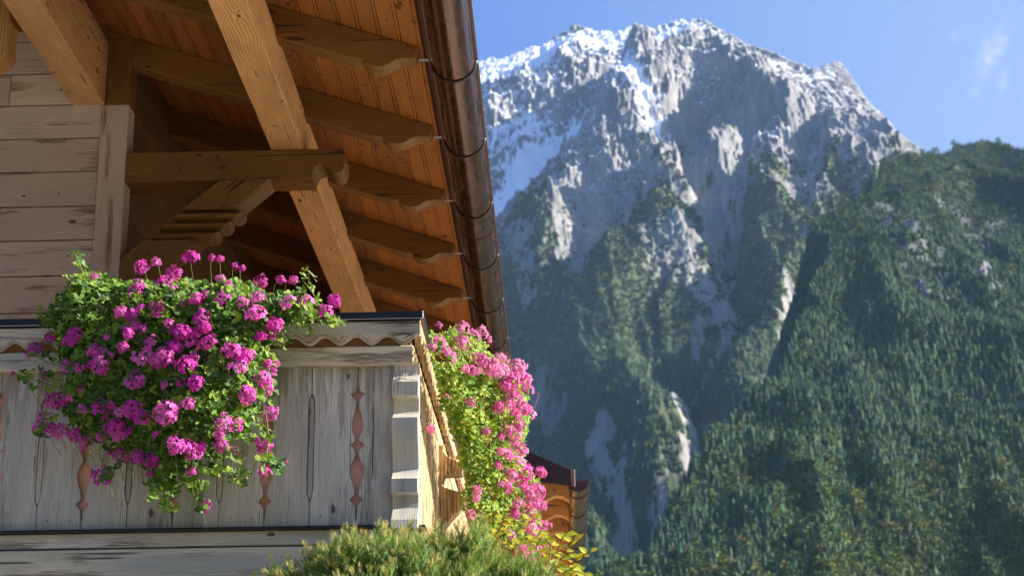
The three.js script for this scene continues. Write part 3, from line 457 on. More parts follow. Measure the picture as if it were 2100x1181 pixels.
{
  const us = [...range(560, 880, 16), ...range(882, 1936, 2.1), ...range(1942, 2320, 14)], Ds = [...range(1180, 1560, 18), ...range(1563, 3560, 3.0), ...range(3590, 4000, 50)];
  const g = heightField(mainHeight, us, Ds), nx = us.length, ny = Ds.length, p = g.attributes.position, n = g.attributes.normal, hs = new Float32Array(nx * ny), col = new Float32Array(nx * ny * 3), R = rng(77);
  for (let i = 0; i < hs.length; i++) hs[i] = p.getY(i) - faceH(p.getX(i), -p.getZ(i));
  const wide = blurred(hs, nx, ny, 14), wider = blurred(hs, nx, ny, 34);
  for (let i = 0; i < hs.length; i++) {
    const x = p.getX(i), h = p.getY(i), D = -p.getZ(i), ny_ = n.getY(i), bulge = (wide[i] - wider[i]) / 9, small = (hs[i] - wide[i]) / 6;
    const n1 = fbm(x / 40, D / 60, 901, 4), n2 = fbm(x / 9, D / 14, 911, 3), n3 = vnoise(x / 3, D / 4, 921);
    let c = mix3(ROCK_A, ROCK_B, Math.min(1, Math.max(0, 0.5 + 1.5 * (n1 - 0.5) + 0.9 * (n2 - 0.5))));
    const streak = vnoise(x / 5, D / 60, 931); const crag = vnoise(x / 3.2, D / 4.5, 932) * 0.5 + vnoise(x / 7, D / 6, 933) * 0.5, bed = vnoise(h / 9 + x / 60, x / 90, 934); c = c.map((v) => v * (0.66 + 0.2 * streak + 0.34 * crag + 0.22 * bed));
    // scree at the feet of the walls
    c = mix3(c, SCREE, smooth(0.55, 0.8, n1 + 0.25 * smooth(0.2, -0.8, bulge)) * 0.35 * smooth(1250, 1000, h));
    let green = 0, bareness = 0;
    for (const [gx, gd, rx, rd] of greens) { const q = Math.hypot((x - gx) / rx, (D - gd) / rd); if (q < 1.4) green = Math.max(green, 1.25 - q); }
    if (h < 1120) for (const [pts, w, s] of bare) { const [d] = segDist(x, D * 0.8, pts.map(([a, b]) => [a, b * 0.8])); if (d < w * 2) bareness = Math.max(bareness, s * smooth(w * 1.7, w * 0.6, d + 60 * (n2 - 0.5) + 36 * (n1 - 0.5) + 16 * (n3 - 0.5))); }
    const alt = smooth(1120, 640, h);
    let veg = smooth(-0.06, 0.22, (alt - 0.42) * 1.0 + 0.26 * green + 0.05 * Math.max(-1.2, Math.min(1.2, bulge)) + 1.15 * (n1 - 0.5) + 1.15 * (n2 - 0.5) + 0.05 * small) * smooth(1190, 1060, h) * (1 - smooth(2480, 2640, D) * smooth(330, 430, x));
    veg = Math.max(veg, smooth(760, 600, h) * smooth(0.2, 0.42, n1 + 0.2));
    veg *= 1 - bareness;
    c = mix3(c, SCREE.map((v) => v * (0.55 + 0.75 * n2 * (0.6 + 0.8 * n3))), bareness * 0.8);
    c = mix3(c, mix3(mix3(DARKGREEN, PINEGREEN, n3), GRASS, smooth(0.5, 0.75, n1) * 0.6), veg);
    // snow on ledges, in the ramp below the summit and on the bench above the spurs
    const left = smooth(-20, -260, x - 260), ramp = segDist(x, D, snowRamp)[0], field = segDist(x, D, snowField)[0], step = segDist(x, D, snowStep)[0], low = segDist(x, D, snowLow)[0];
    const n4 = vnoise(x / 4.5, D / 6, 961) * 0.6 + vnoise(x / 2.2, D / 3, 962) * 0.4;
    let s = (ny_ - 0.64) * 2.0 + 0.6 * (n2 - 0.52) + 0.6 * (n4 - 0.5) + 0.45 * (n1 - 0.5) + (h - 1360) / 1200 + 0.42 * left - 0.10 - 0.07 * small;
    s += 0.85 * smooth(85, 15, ramp) + 0.55 * smooth(85, 25, field) + 0.95 * smooth(52, 10, step) + 0.45 * smooth(40, 8, low);
    s += 0.28 * smooth(34, 0, crestAt(MAIN_CREST, x) - D) * (0.35 + 0.65 * left);
    const snow = smooth(0.10, 0.26, s) * smooth(930, 1030, h + 90 * (n1 - 0.5) + 60 * left) * (1 - 0.55 * veg);
    c = mix3(c, SNOW, snow);
    col.set(c, i * 3);
    if ((veg > 0.5 || (h < 1000 && R() < 0.05)) && snow < 0.3 && D > 1200) {
      const gx = (i % nx), area = (us[Math.min(nx - 1, gx + 1)] - us[gx]) / 3520 * D * 3.0;
      if (h < 840 && R() < area * 0.05 * smooth(900, 620, h)) treeSpots.push([x, h, -D, R(), n1]); else if (h > 600 && R() < area * 0.05) shrubSpots.push([x, h, -D, R(), n1]);
    }
  }
  g.setAttribute('color', new THREE.BufferAttribute(col, 3));
  structure('mountain', 'snow-dusted grey limestone mountain above wooded spurs', 'mountain', g, rockMat);
}
{
  const us = [...range(1000, 1500, 3.4), ...range(1503, 2180, 3.4), ...range(2190, 2600, 20)], Ds = [...range(560, 720, 8), ...range(723, 1764, 2.9), ...range(1780, 1960, 28)];
  const g = heightField(hillHeight, us, Ds), p = g.attributes.position, col = new Float32Array(p.count * 3), R = rng(78), nx = us.length;
  const rocks = [[[1880, 480], [1900, 560], [1890, 610]], [[1960, 430], [2000, 470], [2050, 440]], [[1960, 600], [1940, 650]], [[1800, 440], [1830, 480]], [[2040, 520], [2020, 560]]].map((q) => lineOn(HILL, q));
  for (let i = 0; i < p.count; i++) {
    const x = p.getX(i), h = p.getY(i), D = -p.getZ(i), n1 = fbm(x / 45, D / 70, 941, 4), n2 = fbm(x / 10, D / 16, 951, 3);
    let rock = 0; for (const q of rocks) rock = Math.max(rock, smooth(13, 1, segDist(x, D * 0.7, q.map(([a, b]) => [a, b * 0.7]))[0] + 70 * (n2 - 0.5) + 30 * (n1 - 0.5)));
    rock *= 0.9;
    let c = mix3(mix3(DARKGREEN, PINEGREEN, n2), GRASS, smooth(0.52, 0.75, n1) * 0.5);
    c = mix3(c, mix3(ROCK_A, ROCK_B, n2), rock);
    col.set(c, i * 3);
    const gx = i % nx, area = (us[Math.min(nx - 1, gx + 1)] - us[gx]) / 3520 * D * 2.9;
    if (R() < 1 - 0.8 * rock && D < 1715 && hillInside(x, D) > -40 && R() < area * (h > 400 ? 0.22 : 0.20)) treeSpots.push([x, h, -D, R(), n1]);
  }
  g.setAttribute('color', new THREE.BufferAttribute(col, 3));
  structure('hill', 'dark wooded hill to the right, in front of the snowy mountain', 'hill', g, rockMat);
}
{ // unseen wooded valley sides, added to keep low sky light off the house
  const pos = [], idx = [], N = 160, M = 10;
  for (let i = 0; i <= N; i++) for (let j = 0; j <= M; j++) {
    const a = lerp(-62, 242, i / N) * Math.PI / 180, t = j / M, r = 1150 + 700 * t, end = smooth(0, 0.08, i / N) * smooth(1, 0.92, i / N);
    pos.push(Math.cos(a) * r, -5 + 520 * t * end * (0.75 + 0.5 * fbm(i / 9 + 3, t * 1.5, 871, 4)), Math.sin(a) * r);
    if (i < N && j < M) { const q = i * (M + 1) + j; idx.push(q, q + 1, q + M + 1, q + 1, q + M + 2, q + M + 1); }
  }
  const g = new THREE.BufferGeometry(); g.setAttribute('position', new THREE.Float32BufferAttribute(pos, 3)); g.setIndex(idx); g.computeVertexNormals();
  structure('unseen_valley_side', 'unseen dark wooded slopes added to block the low sky light', 'hill', g, new THREE.MeshStandardMaterial({ color: new THREE.Color().setRGB(0.045, 0.065, 0.03), roughness: 1, side: THREE.DoubleSide }));
}
{ // the woods: conifers, round-crowned trees turning yellow, dwarf pine; far too many to count
  const R = rng(91);
  function conifer(seed) {
    const Q = rng(seed), parts = [];
    for (let k = 0; k < 7; k++) {
      const y0 = 0.06 + k * 0.125, r = 0.225 * (1 - k * 0.125) + 0.018, hgt = 0.235, N = 9, pos = [], apex = [0, y0 + hgt, 0];
      const ring = []; for (let i = 0; i < N; i++) { const a = (i + Q() * 0.7) / N * Math.PI * 2, rr = r * (i % 2 ? 0.62 : 1) * (0.75 + 0.5 * Q()); ring.push([Math.cos(a) * rr, y0 - 0.035 * Q() - (i % 2 ? 0 : 0.025), Math.sin(a) * rr]); }
      for (let i = 0; i < N; i++) pos.push(...apex, ...ring[(i + 1) % N], ...ring[i]);
      const g = new THREE.BufferGeometry(); g.setAttribute('position', new THREE.Float32BufferAttribute(pos, 3)); parts.push(g);
    }
    const g = mergeGeometries(parts); g.computeVertexNormals(); return g;
  }
  function roundTree(seed) {
    const Q = rng(seed), pos = [], v = new THREE.Vector3();
    for (let k = 0; k < 90; k++) {
      const u = Q() * 2 - 1, a = Q() * 6.283, q = Math.sqrt(1 - u * u), rr = 0.30 * (0.62 + 0.5 * Q());
      v.set(Math.cos(a) * q * rr, 0.58 + u * rr * 1.25, Math.sin(a) * q * rr);
      const s = 0.10 + 0.07 * Q(), t = [0, 1, 2].map(() => [v.x + (Q() - 0.5) * 2 * s, v.y + (Q() - 0.5) * 1.4 * s, v.z + (Q() - 0.5) * 2 * s]);
      pos.push(...t[0], ...t[1], ...t[2]);
    }
    const g = new THREE.BufferGeometry(); g.setAttribute('position', new THREE.Float32BufferAttribute(pos, 3)); g.computeVertexNormals(); return g;
  }
  const leafMat = new THREE.MeshStandardMaterial({ roughness: 0.9, side: THREE.DoubleSide });
  const scatter = (name, label, geo, list, size, tint, sink) => {
    const m = new THREE.InstancedMesh(geo, leafMat, list.length), q = new THREE.Object3D(), c = new THREE.Color();
    list.forEach((s, i) => {
      const [h, w] = size(s); q.position.set(s[0], s[1] - sink * h, s[2]); q.rotation.set((R() - 0.5) * 0.08, R() * 6.28, (R() - 0.5) * 0.08); q.scale.set(w, h, w); q.updateMatrix(); m.setMatrixAt(i, q.matrix);
      c.setRGB(...tint(s)); m.setColorAt(i, c);
    });
    m.name = name; m.userData = { kind: 'stuff', label, category: 'woods' }; m.castShadow = m.receiveShadow = true; scene.add(m);
  };
  const broad = [], firs = [[], []];
  for (const s of treeSpots) { const lowness = smooth(260, 60, s[1]); if (R() < 0.03 + 0.75 * lowness * smooth(0.36, 0.62, s[4] + 0.14)) broad.push(s); else firs[R() < 0.5 ? 0 : 1].push(s); }
  const fir = (s) => { const k = R(); return mix3([0.026, 0.066, 0.040], [0.110, 0.180, 0.074], k * k * 0.6 + 0.4 * s[4]).map((v) => v * (0.8 + 0.4 * R())); };
  const firSize = (s) => { const near = -s[2] < 1720 ? 0.8 : 1, h = (4.2 + 7.2 * R()) * near * (1 - 0.52 * smooth(300 * near, 760 * near, s[1])); return [h, h * (1.0 + 0.5 * R())]; };
  scatter('conifer_woods', 'dense dark conifer woods covering the lower slopes', conifer(1), firs[0], firSize, fir, 0.02);
  scatter('conifer_woods_001', 'slender conifers growing thinly among the dense woods', conifer(2), firs[1], (s) => { const [h, w] = firSize(s); return [h * 1.12, w * 0.82]; }, fir, 0.02);
  scatter('autumn_woods', 'yellow-green broadleaved trees scattered through the lower woods', roundTree(3), broad, (s) => { const h = (7 + 6 * R()) * (-s[2] < 1720 ? 0.66 : 1); return [h, h * (1.0 + 0.35 * R())]; }, () => { const k = R(); return k < 0.82 ? mix3([0.08, 0.14, 0.035], [0.17, 0.22, 0.05], R()) : k < 0.99 ? mix3([0.16, 0.18, 0.035], [0.25, 0.22, 0.035], R()) : mix3([0.24, 0.13, 0.03], [0.22, 0.10, 0.035], R()); }, 0.1);
  scatter('dwarf_pine_scrub', 'low dark dwarf pine scrub on the rocky spurs', roundTree(4), shrubSpots, () => { const h = 3 + 3.5 * R(); return [h, h * 1.7]; }, () => mix3([0.026, 0.048, 0.018], [0.070, 0.090, 0.030], R()), 0.35);
}
scene.fog = new THREE.FogExp2(new THREE.Color().setRGB(0.46, 0.70, 1.0), 0.00004);

// ---------------------------------------------------------------- plants on and before the house
const green = (r, g, b, through = 0.42) => new THREE.MeshPhysicalMaterial({ color: new THREE.Color().setRGB(r, g, b), roughness: 0.55, transmission: through, thickness: 0, side: THREE.DoubleSide, specularIntensity: 0.7 });
const leafy = (r, g, b, through = 0.42) => { const m = green(r, g, b, through); m.roughness = 0.8; return m; };
const IVY = [leafy(0.13, 0.29, 0.018, 0.55), leafy(0.21, 0.38, 0.02, 0.55), leafy(0.065, 0.17, 0.018, 0.5), leafy(0.31, 0.45, 0.022, 0.55)];
const STEM = leafy(0.20, 0.24, 0.05, 0.1), REDSTEM = leafy(0.30, 0.10, 0.05, 0.1);
const PETAL = [[0.78, 0.05, 0.50], [0.84, 0.09, 0.56], [0.68, 0.035, 0.47], [0.88, 0.15, 0.60]].map((c) => { const m = leafy(...c, 0.35); m.vertexColors = true; return m; });
const ROSEPETAL = [[0.78, 0.16, 0.48], [0.82, 0.23, 0.52], [0.72, 0.11, 0.42]].map((c) => { const m = leafy(...c, 0.35); m.vertexColors = true; return m; });
function poly(list) { const g = new THREE.BufferGeometry(); g.setAttribute('position', new THREE.Float32BufferAttribute(list, 3)); g.computeVertexNormals(); return g; }
function ivyLeaf(seed) { // five shallow lobes, folded along the veins; one unit across
  const Q = rng(seed), pts = [], c = [0, 0.06, 0.0], N = 15;
  for (let i = 0; i <= N; i++) {
    const a = lerp(-2.5, 2.5, i / N) , lobe = Math.abs(Math.cos(a * 1.55 * 1.0)), r = 0.30 + 0.22 * Math.pow(lobe, 1.2) * (1 - 0.18 * Math.abs(a) / 2.5) + 0.03 * (Q() - 0.5);
    pts.push([Math.sin(a) * r, Math.cos(a) * r + 0.05, 0.10 * lobe + 0.16 * r * r - 0.05 + 0.05 * (Q() - 0.5)]);
  }
  const out = [];
  for (let i = 0; i < N; i++) out.push(...c, ...pts[i + 1], ...pts[i]);
  return poly(out);
}
function flowerHead(seed, n, spread) { // an open umbel: short stalks, five-petalled flowers, two petals larger than the other three; one unit across
  const Q = rng(seed), out = [], tint = [], q = new THREE.Object3D(), v = new THREE.Vector3(), up = new THREE.Vector3(0, 0, 1), w = new THREE.Vector3();
  const petal = (L, W, a, f) => { const d = [Math.cos(a), Math.sin(a)], e = [-d[1], d[0]], p = (l, x, z) => [d[0] * l + e[0] * x, d[1] * l + e[1] * x, z]; const o = p(0, 0, 0), m1 = p(L * 0.6, W, 0.04 + f), m2 = p(L * 0.6, -W, 0.04 + f), k = p(L * 0.55, 0, 0.012), t1 = p(L * 0.97, W * 0.6, -0.015 + f), t2 = p(L * 0.97, -W * 0.6, -0.015 + f); return [o, m1, k, o, k, m2, m1, t1, k, t1, t2, k, k, t2, m2]; };
  for (let i = 0; i < n; i++) {
    const u = 1 - (i + 0.5) / n * spread, a = i * 2.39996 + Q() * 0.9, s = Math.sqrt(Math.max(0, 1 - u * u)), rr = 0.37 * (0.72 + 0.5 * Q());
    v.set(Math.cos(a) * s, Math.sin(a) * s, u);
    q.position.set(v.x * rr * 1.15, v.y * rr * 1.15, v.z * rr * 0.8); q.quaternion.setFromUnitVectors(up, v.clone().add(new THREE.Vector3(Q() - 0.5, Q() - 0.5, Q() * 0.5).multiplyScalar(0.9)).normalize()); q.rotateZ(Q() * 6.28);
    const k = 0.7 + 0.55 * Q(), age = 0.72 + 0.5 * Q(), pale = 1 + 0.5 * Q() * Q(); q.scale.set(k, k, k); q.updateMatrix();
    for (let p = 0; p < 5; p++) {
      const big = p < 2, ang = (big ? (p - 0.5) * 0.85 + 1.57 : 1.57 + Math.PI + (p - 3) * 0.95) + (Q() - 0.5) * 0.3, g = age * (0.88 + 0.24 * Q()) * (big ? 0.92 : 1.05);
      for (const t of petal(big ? 0.25 : 0.21, big ? 0.085 : 0.064, ang, 0.05 * (Q() - 0.5))) { w.set(...t).applyMatrix4(q.matrix); out.push(w.x, w.y, w.z); tint.push(g, g * pale, g); }
    }
    const b = [0, 0, -0.22], e = q.position, sx = 0.012; // the stalk of this flower
    for (const t of [[b[0] - sx, b[1], b[2]], [b[0] + sx, b[1], b[2]], [e.x, e.y, e.z], [b[0], b[1] - sx, b[2]], [b[0], b[1] + sx, b[2]], [e.x, e.y, e.z]]) { out.push(...t); tint.push(0.32, 3.2, 0.16); }
  }
  const g = poly(out); g.setAttribute('color', new THREE.Float32BufferAttribute(tint, 3)); return g;
}
const LEAF = [1, 2, 3].map((s) => ivyLeaf(200 + s)), HEAD = [[15, 1.3], [19, 1.4], [12, 1.15], [17, 1.35], [9, 1.1]].map(([n, s], i) => flowerHead(220 + i, n, s));
function strand(pts, r, sides = 5) { return new THREE.TubeGeometry(new THREE.CatmullRomCurve3(pts), Math.max(4, pts.length * 3), r, sides, false); }
function insidePoly(x, y, p) { let c = false; for (let i = 0, j = p.length - 1; i < p.length; j = i++) if ((p[i][1] > y) !== (p[j][1] > y) && x < (p[j][0] - p[i][0]) * (y - p[i][1]) / (p[j][1] - p[i][1]) + p[i][0]) c = !c; return c; }
function edgeDist(x, y, p) { let b = 1e9; for (let i = 0, j = p.length - 1; i < p.length; j = i++) { const [ax, ay] = p[j], [bx, by] = p[i], dx = bx - ax, dy = by - ay, t = Math.min(1, Math.max(0, ((x - ax) * dx + (y - ay) * dy) / (dx * dx + dy * dy + 1e-9))); b = Math.min(b, Math.hypot(x - ax - t * dx, y - ay - t * dy)); } return b; }
const dummy = new THREE.Object3D();
function orient(o, dir, R, wob) { const n = dir.clone().add(new THREE.Vector3(R() - 0.5, R() - 0.5, R() - 0.5).multiplyScalar(wob)).normalize(); o.quaternion.setFromUnitVectors(new THREE.Vector3(0, 0, 1), n); o.rotateZ(R() * 6.28); }
function leaves(plant, R, spots, dirOf, mats, sizes, single) { // the biggest leaves one by one, the rest as one mass
  const all = spots.map((p) => ({ p, s: sizes(p), m: Math.floor(R() * mats.length), g: Math.floor(R() * LEAF.length) })).sort((a, b) => b.s - a.s);
  all.slice(0, single).forEach((l) => { const m = part(plant, 'leaf', LEAF[l.g], mats[l.m]); m.position.copy(l.p); orient(m, dirOf(l.p), R, 1.5); m.scale.setScalar(l.s); });
  const rest = all.slice(single), foliage = group(plant, 'foliage');
  foliage.userData.kind = 'stuff';
  for (let k = 0; k < mats.length; k++) for (let g = 0; g < LEAF.length; g++) {
    const li = rest.filter((l) => l.m === k && l.g === g); if (!li.length) continue;
    const im = new THREE.InstancedMesh(LEAF[g], mats[k], li.length);
    li.forEach((l, i) => { dummy.position.copy(l.p); orient(dummy, dirOf(l.p), R, 1.9); dummy.scale.setScalar(l.s); dummy.updateMatrix(); im.setMatrixAt(i, dummy.matrix); });
    im.name = numbered('leaves'); im.userData.kind = 'stuff'; im.castShadow = im.receiveShadow = true; foliage.add(im);
  }
}
function bloom(plant, R, P, size, dir, mats, root, stemMat) {
  const h = part(plant, 'flower_head', HEAD[Math.floor(R() * HEAD.length)], mats[Math.floor(R() * mats.length)]);
  h.position.copy(P); orient(h, dir, R, 0.9); h.scale.setScalar(size);
  const mid = P.clone().lerp(root, 0.5).add(new THREE.Vector3(0, 0.02 + 0.02 * R(), 0.03));
  part(h, 'stalk', strand([P, mid, root], 0.0016), stemMat).applyMatrix4(new THREE.Matrix4().copy((h.updateMatrix(), h.matrix)).invert());
}
{ // cascading geranium on the front rail
  const R = rng(301), plant = thing('geranium_plant', 'large magenta ivy geranium cascading over the front balcony rail', 'flowering plant', [0, 0, 0]);
  const outline = [[130, 590], [150, 545], [205, 550], [260, 570], [300, 565], [345, 572], [390, 560], [430, 575], [480, 562], [520, 568], [560, 590], [600, 585], [640, 615], [680, 640], [715, 655], [640, 668], [592, 678], [565, 715], [558, 770], [556, 815], [530, 850], [515, 895], [480, 935], [440, 955], [415, 985], [385, 1000], [330, 1010], [295, 965], [240, 930], [180, 905], [135, 870], [115, 830], [130, 780], [118, 730], [100, 690], [85, 650], [105, 610]].map(([u, v]) => { const p = at(u, v, 7.25); return [p.x, p.y]; });
  const C = at(340, 760, 7.25), cap = 3.85;
  const bulge = (x, y) => { const e = Math.min(1, edgeDist(x, y, outline) / 0.26); return 0.34 * Math.sqrt(Math.max(0, 1 - (1 - e) ** 2)); };
  const back = (y) => y > cap ? -7.42 : -7.40;
  const spots = [];
  const lo = [Math.min(...outline.map((p) => p[0])), Math.min(...outline.map((p) => p[1]))], hi = [Math.max(...outline.map((p) => p[0])), Math.max(...outline.map((p) => p[1]))];
  while (spots.length < 5200) {
    const x = lerp(lo[0], hi[0], R()), y = lerp(lo[1], hi[1], R());
    if (!insidePoly(x, y, outline)) continue;
    const e = edgeDist(x, y, outline), clump = vnoise(x * 9, y * 9, 611);
    if (R() > 0.25 + 0.75 * smooth(0.0, 0.07, e) || clump < 0.22 * R()) continue;
    const b = bulge(x, y), inner = R() < 0.35;
    spots.push(new THREE.Vector3(x, y, back(y) + 0.02 + b * (inner ? R() * 0.8 : 0.72 + 0.34 * R()) + 0.05 * (clump - 0.5)));
  }
  // trailing and upright shoots beyond the main mass
  const shoots = [[[180, 600], [165, 550], [150, 515]], [[110, 690], [88, 660], [78, 640]], [[130, 780], [100, 775], [75, 765]], [[200, 640], [160, 600], [128, 560]], [[150, 760], [90, 740], [65, 722]], [[130, 800], [70, 780], [28, 766]], [[400, 970], [410, 1010], [414, 1040]], [[480, 930], [500, 960], [492, 985]], [[545, 850], [550, 900], [540, 960]], [[530, 940], [560, 955], [588, 948]], [[600, 620], [630, 590], [632, 560]], [[330, 990], [350, 1010], [340, 1035]], [[440, 960], [470, 980], [495, 975]], [[250, 930], [230, 970], [205, 985]], [[120, 850], [95, 870], [80, 890]], [[300, 960], [310, 1000], [312, 1025]], [[660, 640], [640, 600], [620, 575]]];
  for (const s of shoots) {
    const pts = s.map(([u, v], i) => at(u, v, 7.22 - 0.05 * i * R()));
    part(plant, 'stem', strand(pts, 0.0028), STEM);
    const cv = new THREE.CatmullRomCurve3(pts);
    for (let i = 0; i < 11; i++) { const p = cv.getPoint(0.25 + 0.75 * i / 10); spots.push(p.add(new THREE.Vector3((R() - 0.5) * 0.06, (R() - 0.5) * 0.06, (R() - 0.5) * 0.06))); }
  }
  leaves(plant, R, spots, (p) => new THREE.Vector3(0.35 + (p.x - C.x) * 0.35, 0.6 + 0.9 * Math.max(0, p.y - C.y), 0.9), IVY, () => 0.030 + 0.042 * R() * R() + 0.006 * R(), 290);
  const heads = [[855, 435, 50], [940, 405, 36], [1150, 380, 55], [1280, 380, 26], [1330, 388, 26], [1420, 430, 26], [1465, 445, 24], [830, 560, 52], [1050, 480, 58], [985, 530, 45], [1040, 570, 36], [565, 495, 26], [1580, 520, 50], [1330, 510, 32], [1380, 545, 30], [1340, 625, 54], [1700, 515, 30], [1775, 515, 32], [1740, 650, 52], [1840, 650, 58], [2020, 640, 46], [1965, 705, 50], [1105, 655, 22], [730, 710, 46], [840, 690, 42], [945, 690, 54], [1540, 720, 60], [1660, 790, 62], [805, 785, 42], [1220, 750, 58], [1235, 800, 44], [1100, 830, 60], [455, 845, 55], [770, 840, 36], [640, 860, 22], [200, 945, 54], [565, 945, 46], [625, 985, 68], [1160, 900, 52], [1265, 890, 56], [870, 985, 72], [980, 975, 58], [1400, 940, 64], [1465, 975, 60], [1640, 855, 26], [1590, 855, 26], [410, 1040, 52], [480, 1045, 50], [75, 1080, 18], [265, 1090, 34], [1120, 1030, 66], [1440, 1030, 66], [610, 1045, 58], [815, 1120, 64], [1180, 1135, 54], [1590, 1110, 62], [1610, 1160, 56], [1620, 1020, 32], [940, 1000, 48]].map(([x, y, r]) => [x / 2.953, 400 + y / 2.953, r / 2.953])
    .concat([[300, 195, 56], [360, 200, 34], [240, 290, 44], [270, 360, 52], [340, 370, 56], [210, 350, 40], [560, 245, 58], [740, 240, 54], [930, 265, 78], [650, 320, 40], [670, 370, 64], [870, 385, 22], [1250, 320, 56], [1330, 340, 46], [1230, 390, 32], [985, 445, 62], [1050, 455, 62], [1130, 460, 44], [480, 430, 58], [420, 390, 42], [690, 500, 50], [840, 525, 56], [570, 620, 60], [1390, 165, 58], [1520, 270, 46], [1480, 440, 50], [1470, 510, 26], [1485, 600, 40], [1600, 540, 16], [1140, 790, 44], [1310, 480, 26], [620, 490, 26]].map(([x, y, r]) => [x / 2.74, 750 + y / 2.74, r / 2.74]));
  for (let i = 0; i < 56; i++) { const u = lerp(90, 570, R()), v = lerp(600, 970, R()), q = at(u, v, 7.2); if (insidePoly(q.x, q.y, outline)) heads.push([u, v, 9 + 11 * R()]); }
  for (const [u, v, r] of heads) {
    const q = at(u, v, 7.2), b = insidePoly(q.x, q.y, outline) ? bulge(q.x, q.y) : 0.05, depth = 7.40 - b - 0.045 + 0.03 * (R() - 0.5), P = at(u, v, depth);
    const size = 2.05 * r / FPX * depth * 1.02;
    const root = P.clone().add(new THREE.Vector3((C.x - P.x) * 0.12 + 0.03 * (R() - 0.5), -0.06 - 0.04 * R(), -0.12));
    bloom(plant, R, P, size, new THREE.Vector3((P.x - C.x) * 0.3, 0.35 + 0.3 * Math.max(0, P.y - 3.8), 0.95), PETAL, root, STEM);
  }
}
{ // the rosy geranium along the side rail, lit from the right
  const R = rng(302), plant = thing('geranium_plant', 'sunlit rose-pink ivy geranium hanging along the side of the balcony', 'flowering plant', [0, 0, 0]);
  const outline = [[872, 690], [900, 672], [940, 668], [985, 690], [1010, 720], [1050, 745], [1080, 775], [1086, 860], [1072, 930], [1085, 965], [1112, 985], [1106, 1050], [1122, 1110], [1100, 1145], [1060, 1130], [1010, 1110], [975, 1085], [945, 1040], [955, 980], [930, 900], [905, 830], [890, 760]];
  const depthAt = (u, v) => lerp(7.85, 9.35, smooth(640, 1180, v)) + 0.0052 * (u - 980);
  const spots = [];
  while (spots.length < 4600) {
    const u = lerp(868, 1126, R()), v = lerp(664, 1148, R());
    if (!insidePoly(u, v, outline)) continue;
    const e = edgeDist(u, v, outline);
    if (R() > 0.3 + 0.7 * smooth(0, 22, e)) continue;
    if (v < 745 && R() < 0.6) continue;
    const P = at(u, v, depthAt(u, v) + (R() * R()) * 0.5 - 0.12 * smooth(0, 50, e));
    if (P.x < -0.585) continue;
    spots.push(P);
  }
  leaves(plant, R, spots, (p) => new THREE.Vector3(0.8, 0.55, 0.7), [leafy(0.20, 0.36, 0.02), leafy(0.30, 0.43, 0.022), leafy(0.13, 0.28, 0.02), leafy(0.40, 0.46, 0.03)], () => 0.026 + 0.030 * R() * R() + 0.006 * R(), 250);
  for (let i = 0; i < 46; i++) { const v = lerp(690, 1080, R()), u = lerp(890, 1080, R()); if (!insidePoly(u, v, outline)) continue; const a = at(u, v, depthAt(u, v) - 0.05), b = at(u + 26 * R(), v - 30 + 40 * R(), depthAt(u, v) - 0.14), c = at(u + 40 * R(), v - 12 + 50 * R(), depthAt(u, v) - 0.2); part(plant, 'stem', strand([a, b, c], 0.0018), R() < 0.6 ? REDSTEM : STEM); }
  const heads = [[1300, 20, 40], [1420, 20, 50], [1500, 60, 52], [1560, 60, 42], [1590, 130, 42], [1500, 140, 46], [1430, 230, 40], [1490, 215, 42], [1570, 240, 46], [1600, 265, 40], [1540, 330, 42], [1480, 360, 40], [1510, 420, 44], [1560, 470, 44], [1480, 500, 40], [1550, 540, 46], [1430, 560, 28], [1590, 600, 44], [1500, 610, 42], [1668, 600, 36], [1450, 660, 28], [1560, 660, 44], [1650, 700, 44], [1600, 700, 42], [1540, 770, 40], [1620, 770, 44], [1670, 780, 38], [1610, 840, 44], [1520, 830, 36], [1690, 900, 40], [1600, 900, 44], [1640, 950, 46], [1500, 950, 34], [1560, 1030, 40], [1650, 1040, 44], [1600, 1070, 40], [1690, 1020, 32], [1270, 205, 32], [1360, 365, 26], [1310, 700, 30], [1305, 745, 24], [1280, 840, 30], [1050, 355, 28], [1480, 680, 34], [1140, 170, 16], [1460, 110, 40], [1530, 180, 40], [1520, 270, 38], [1440, 400, 26], [1530, 380, 36], [1440, 480, 26]].map(([x, y, r]) => [500 + x / 2.74, 750 + y / 2.74, r / 2.74])
    .concat([[1178, 790, 26], [1330, 810, 46], [1400, 850, 44], [1440, 830, 40], [1480, 872, 26], [1320, 890, 45], [1180, 890, 50], [1250, 970, 46], [1430, 1000, 60], [1500, 1050, 64], [1560, 990, 46], [1660, 1040, 56], [1700, 1110, 46], [1620, 1120, 54], [1340, 1050, 30], [1380, 1060, 34], [1140, 920, 30], [1580, 1060, 44], [1225, 940, 34]].map(([x, y, r]) => [500 + x / 2.953, 400 + y / 2.953, r / 2.953]));
  for (const [u, v, r] of heads) {
    const d = depthAt(u, v) - 0.16, P = at(u, v, d), root = P.clone().add(new THREE.Vector3(-0.09 - 0.05 * R(), -0.05 - 0.04 * R(), -0.06));
    bloom(plant, R, P, 2.05 * r / FPX * d * 1.05, new THREE.Vector3(0.55, 0.45, 0.75), ROSEPETAL, root, R() < 0.6 ? REDSTEM : STEM);
  }
}
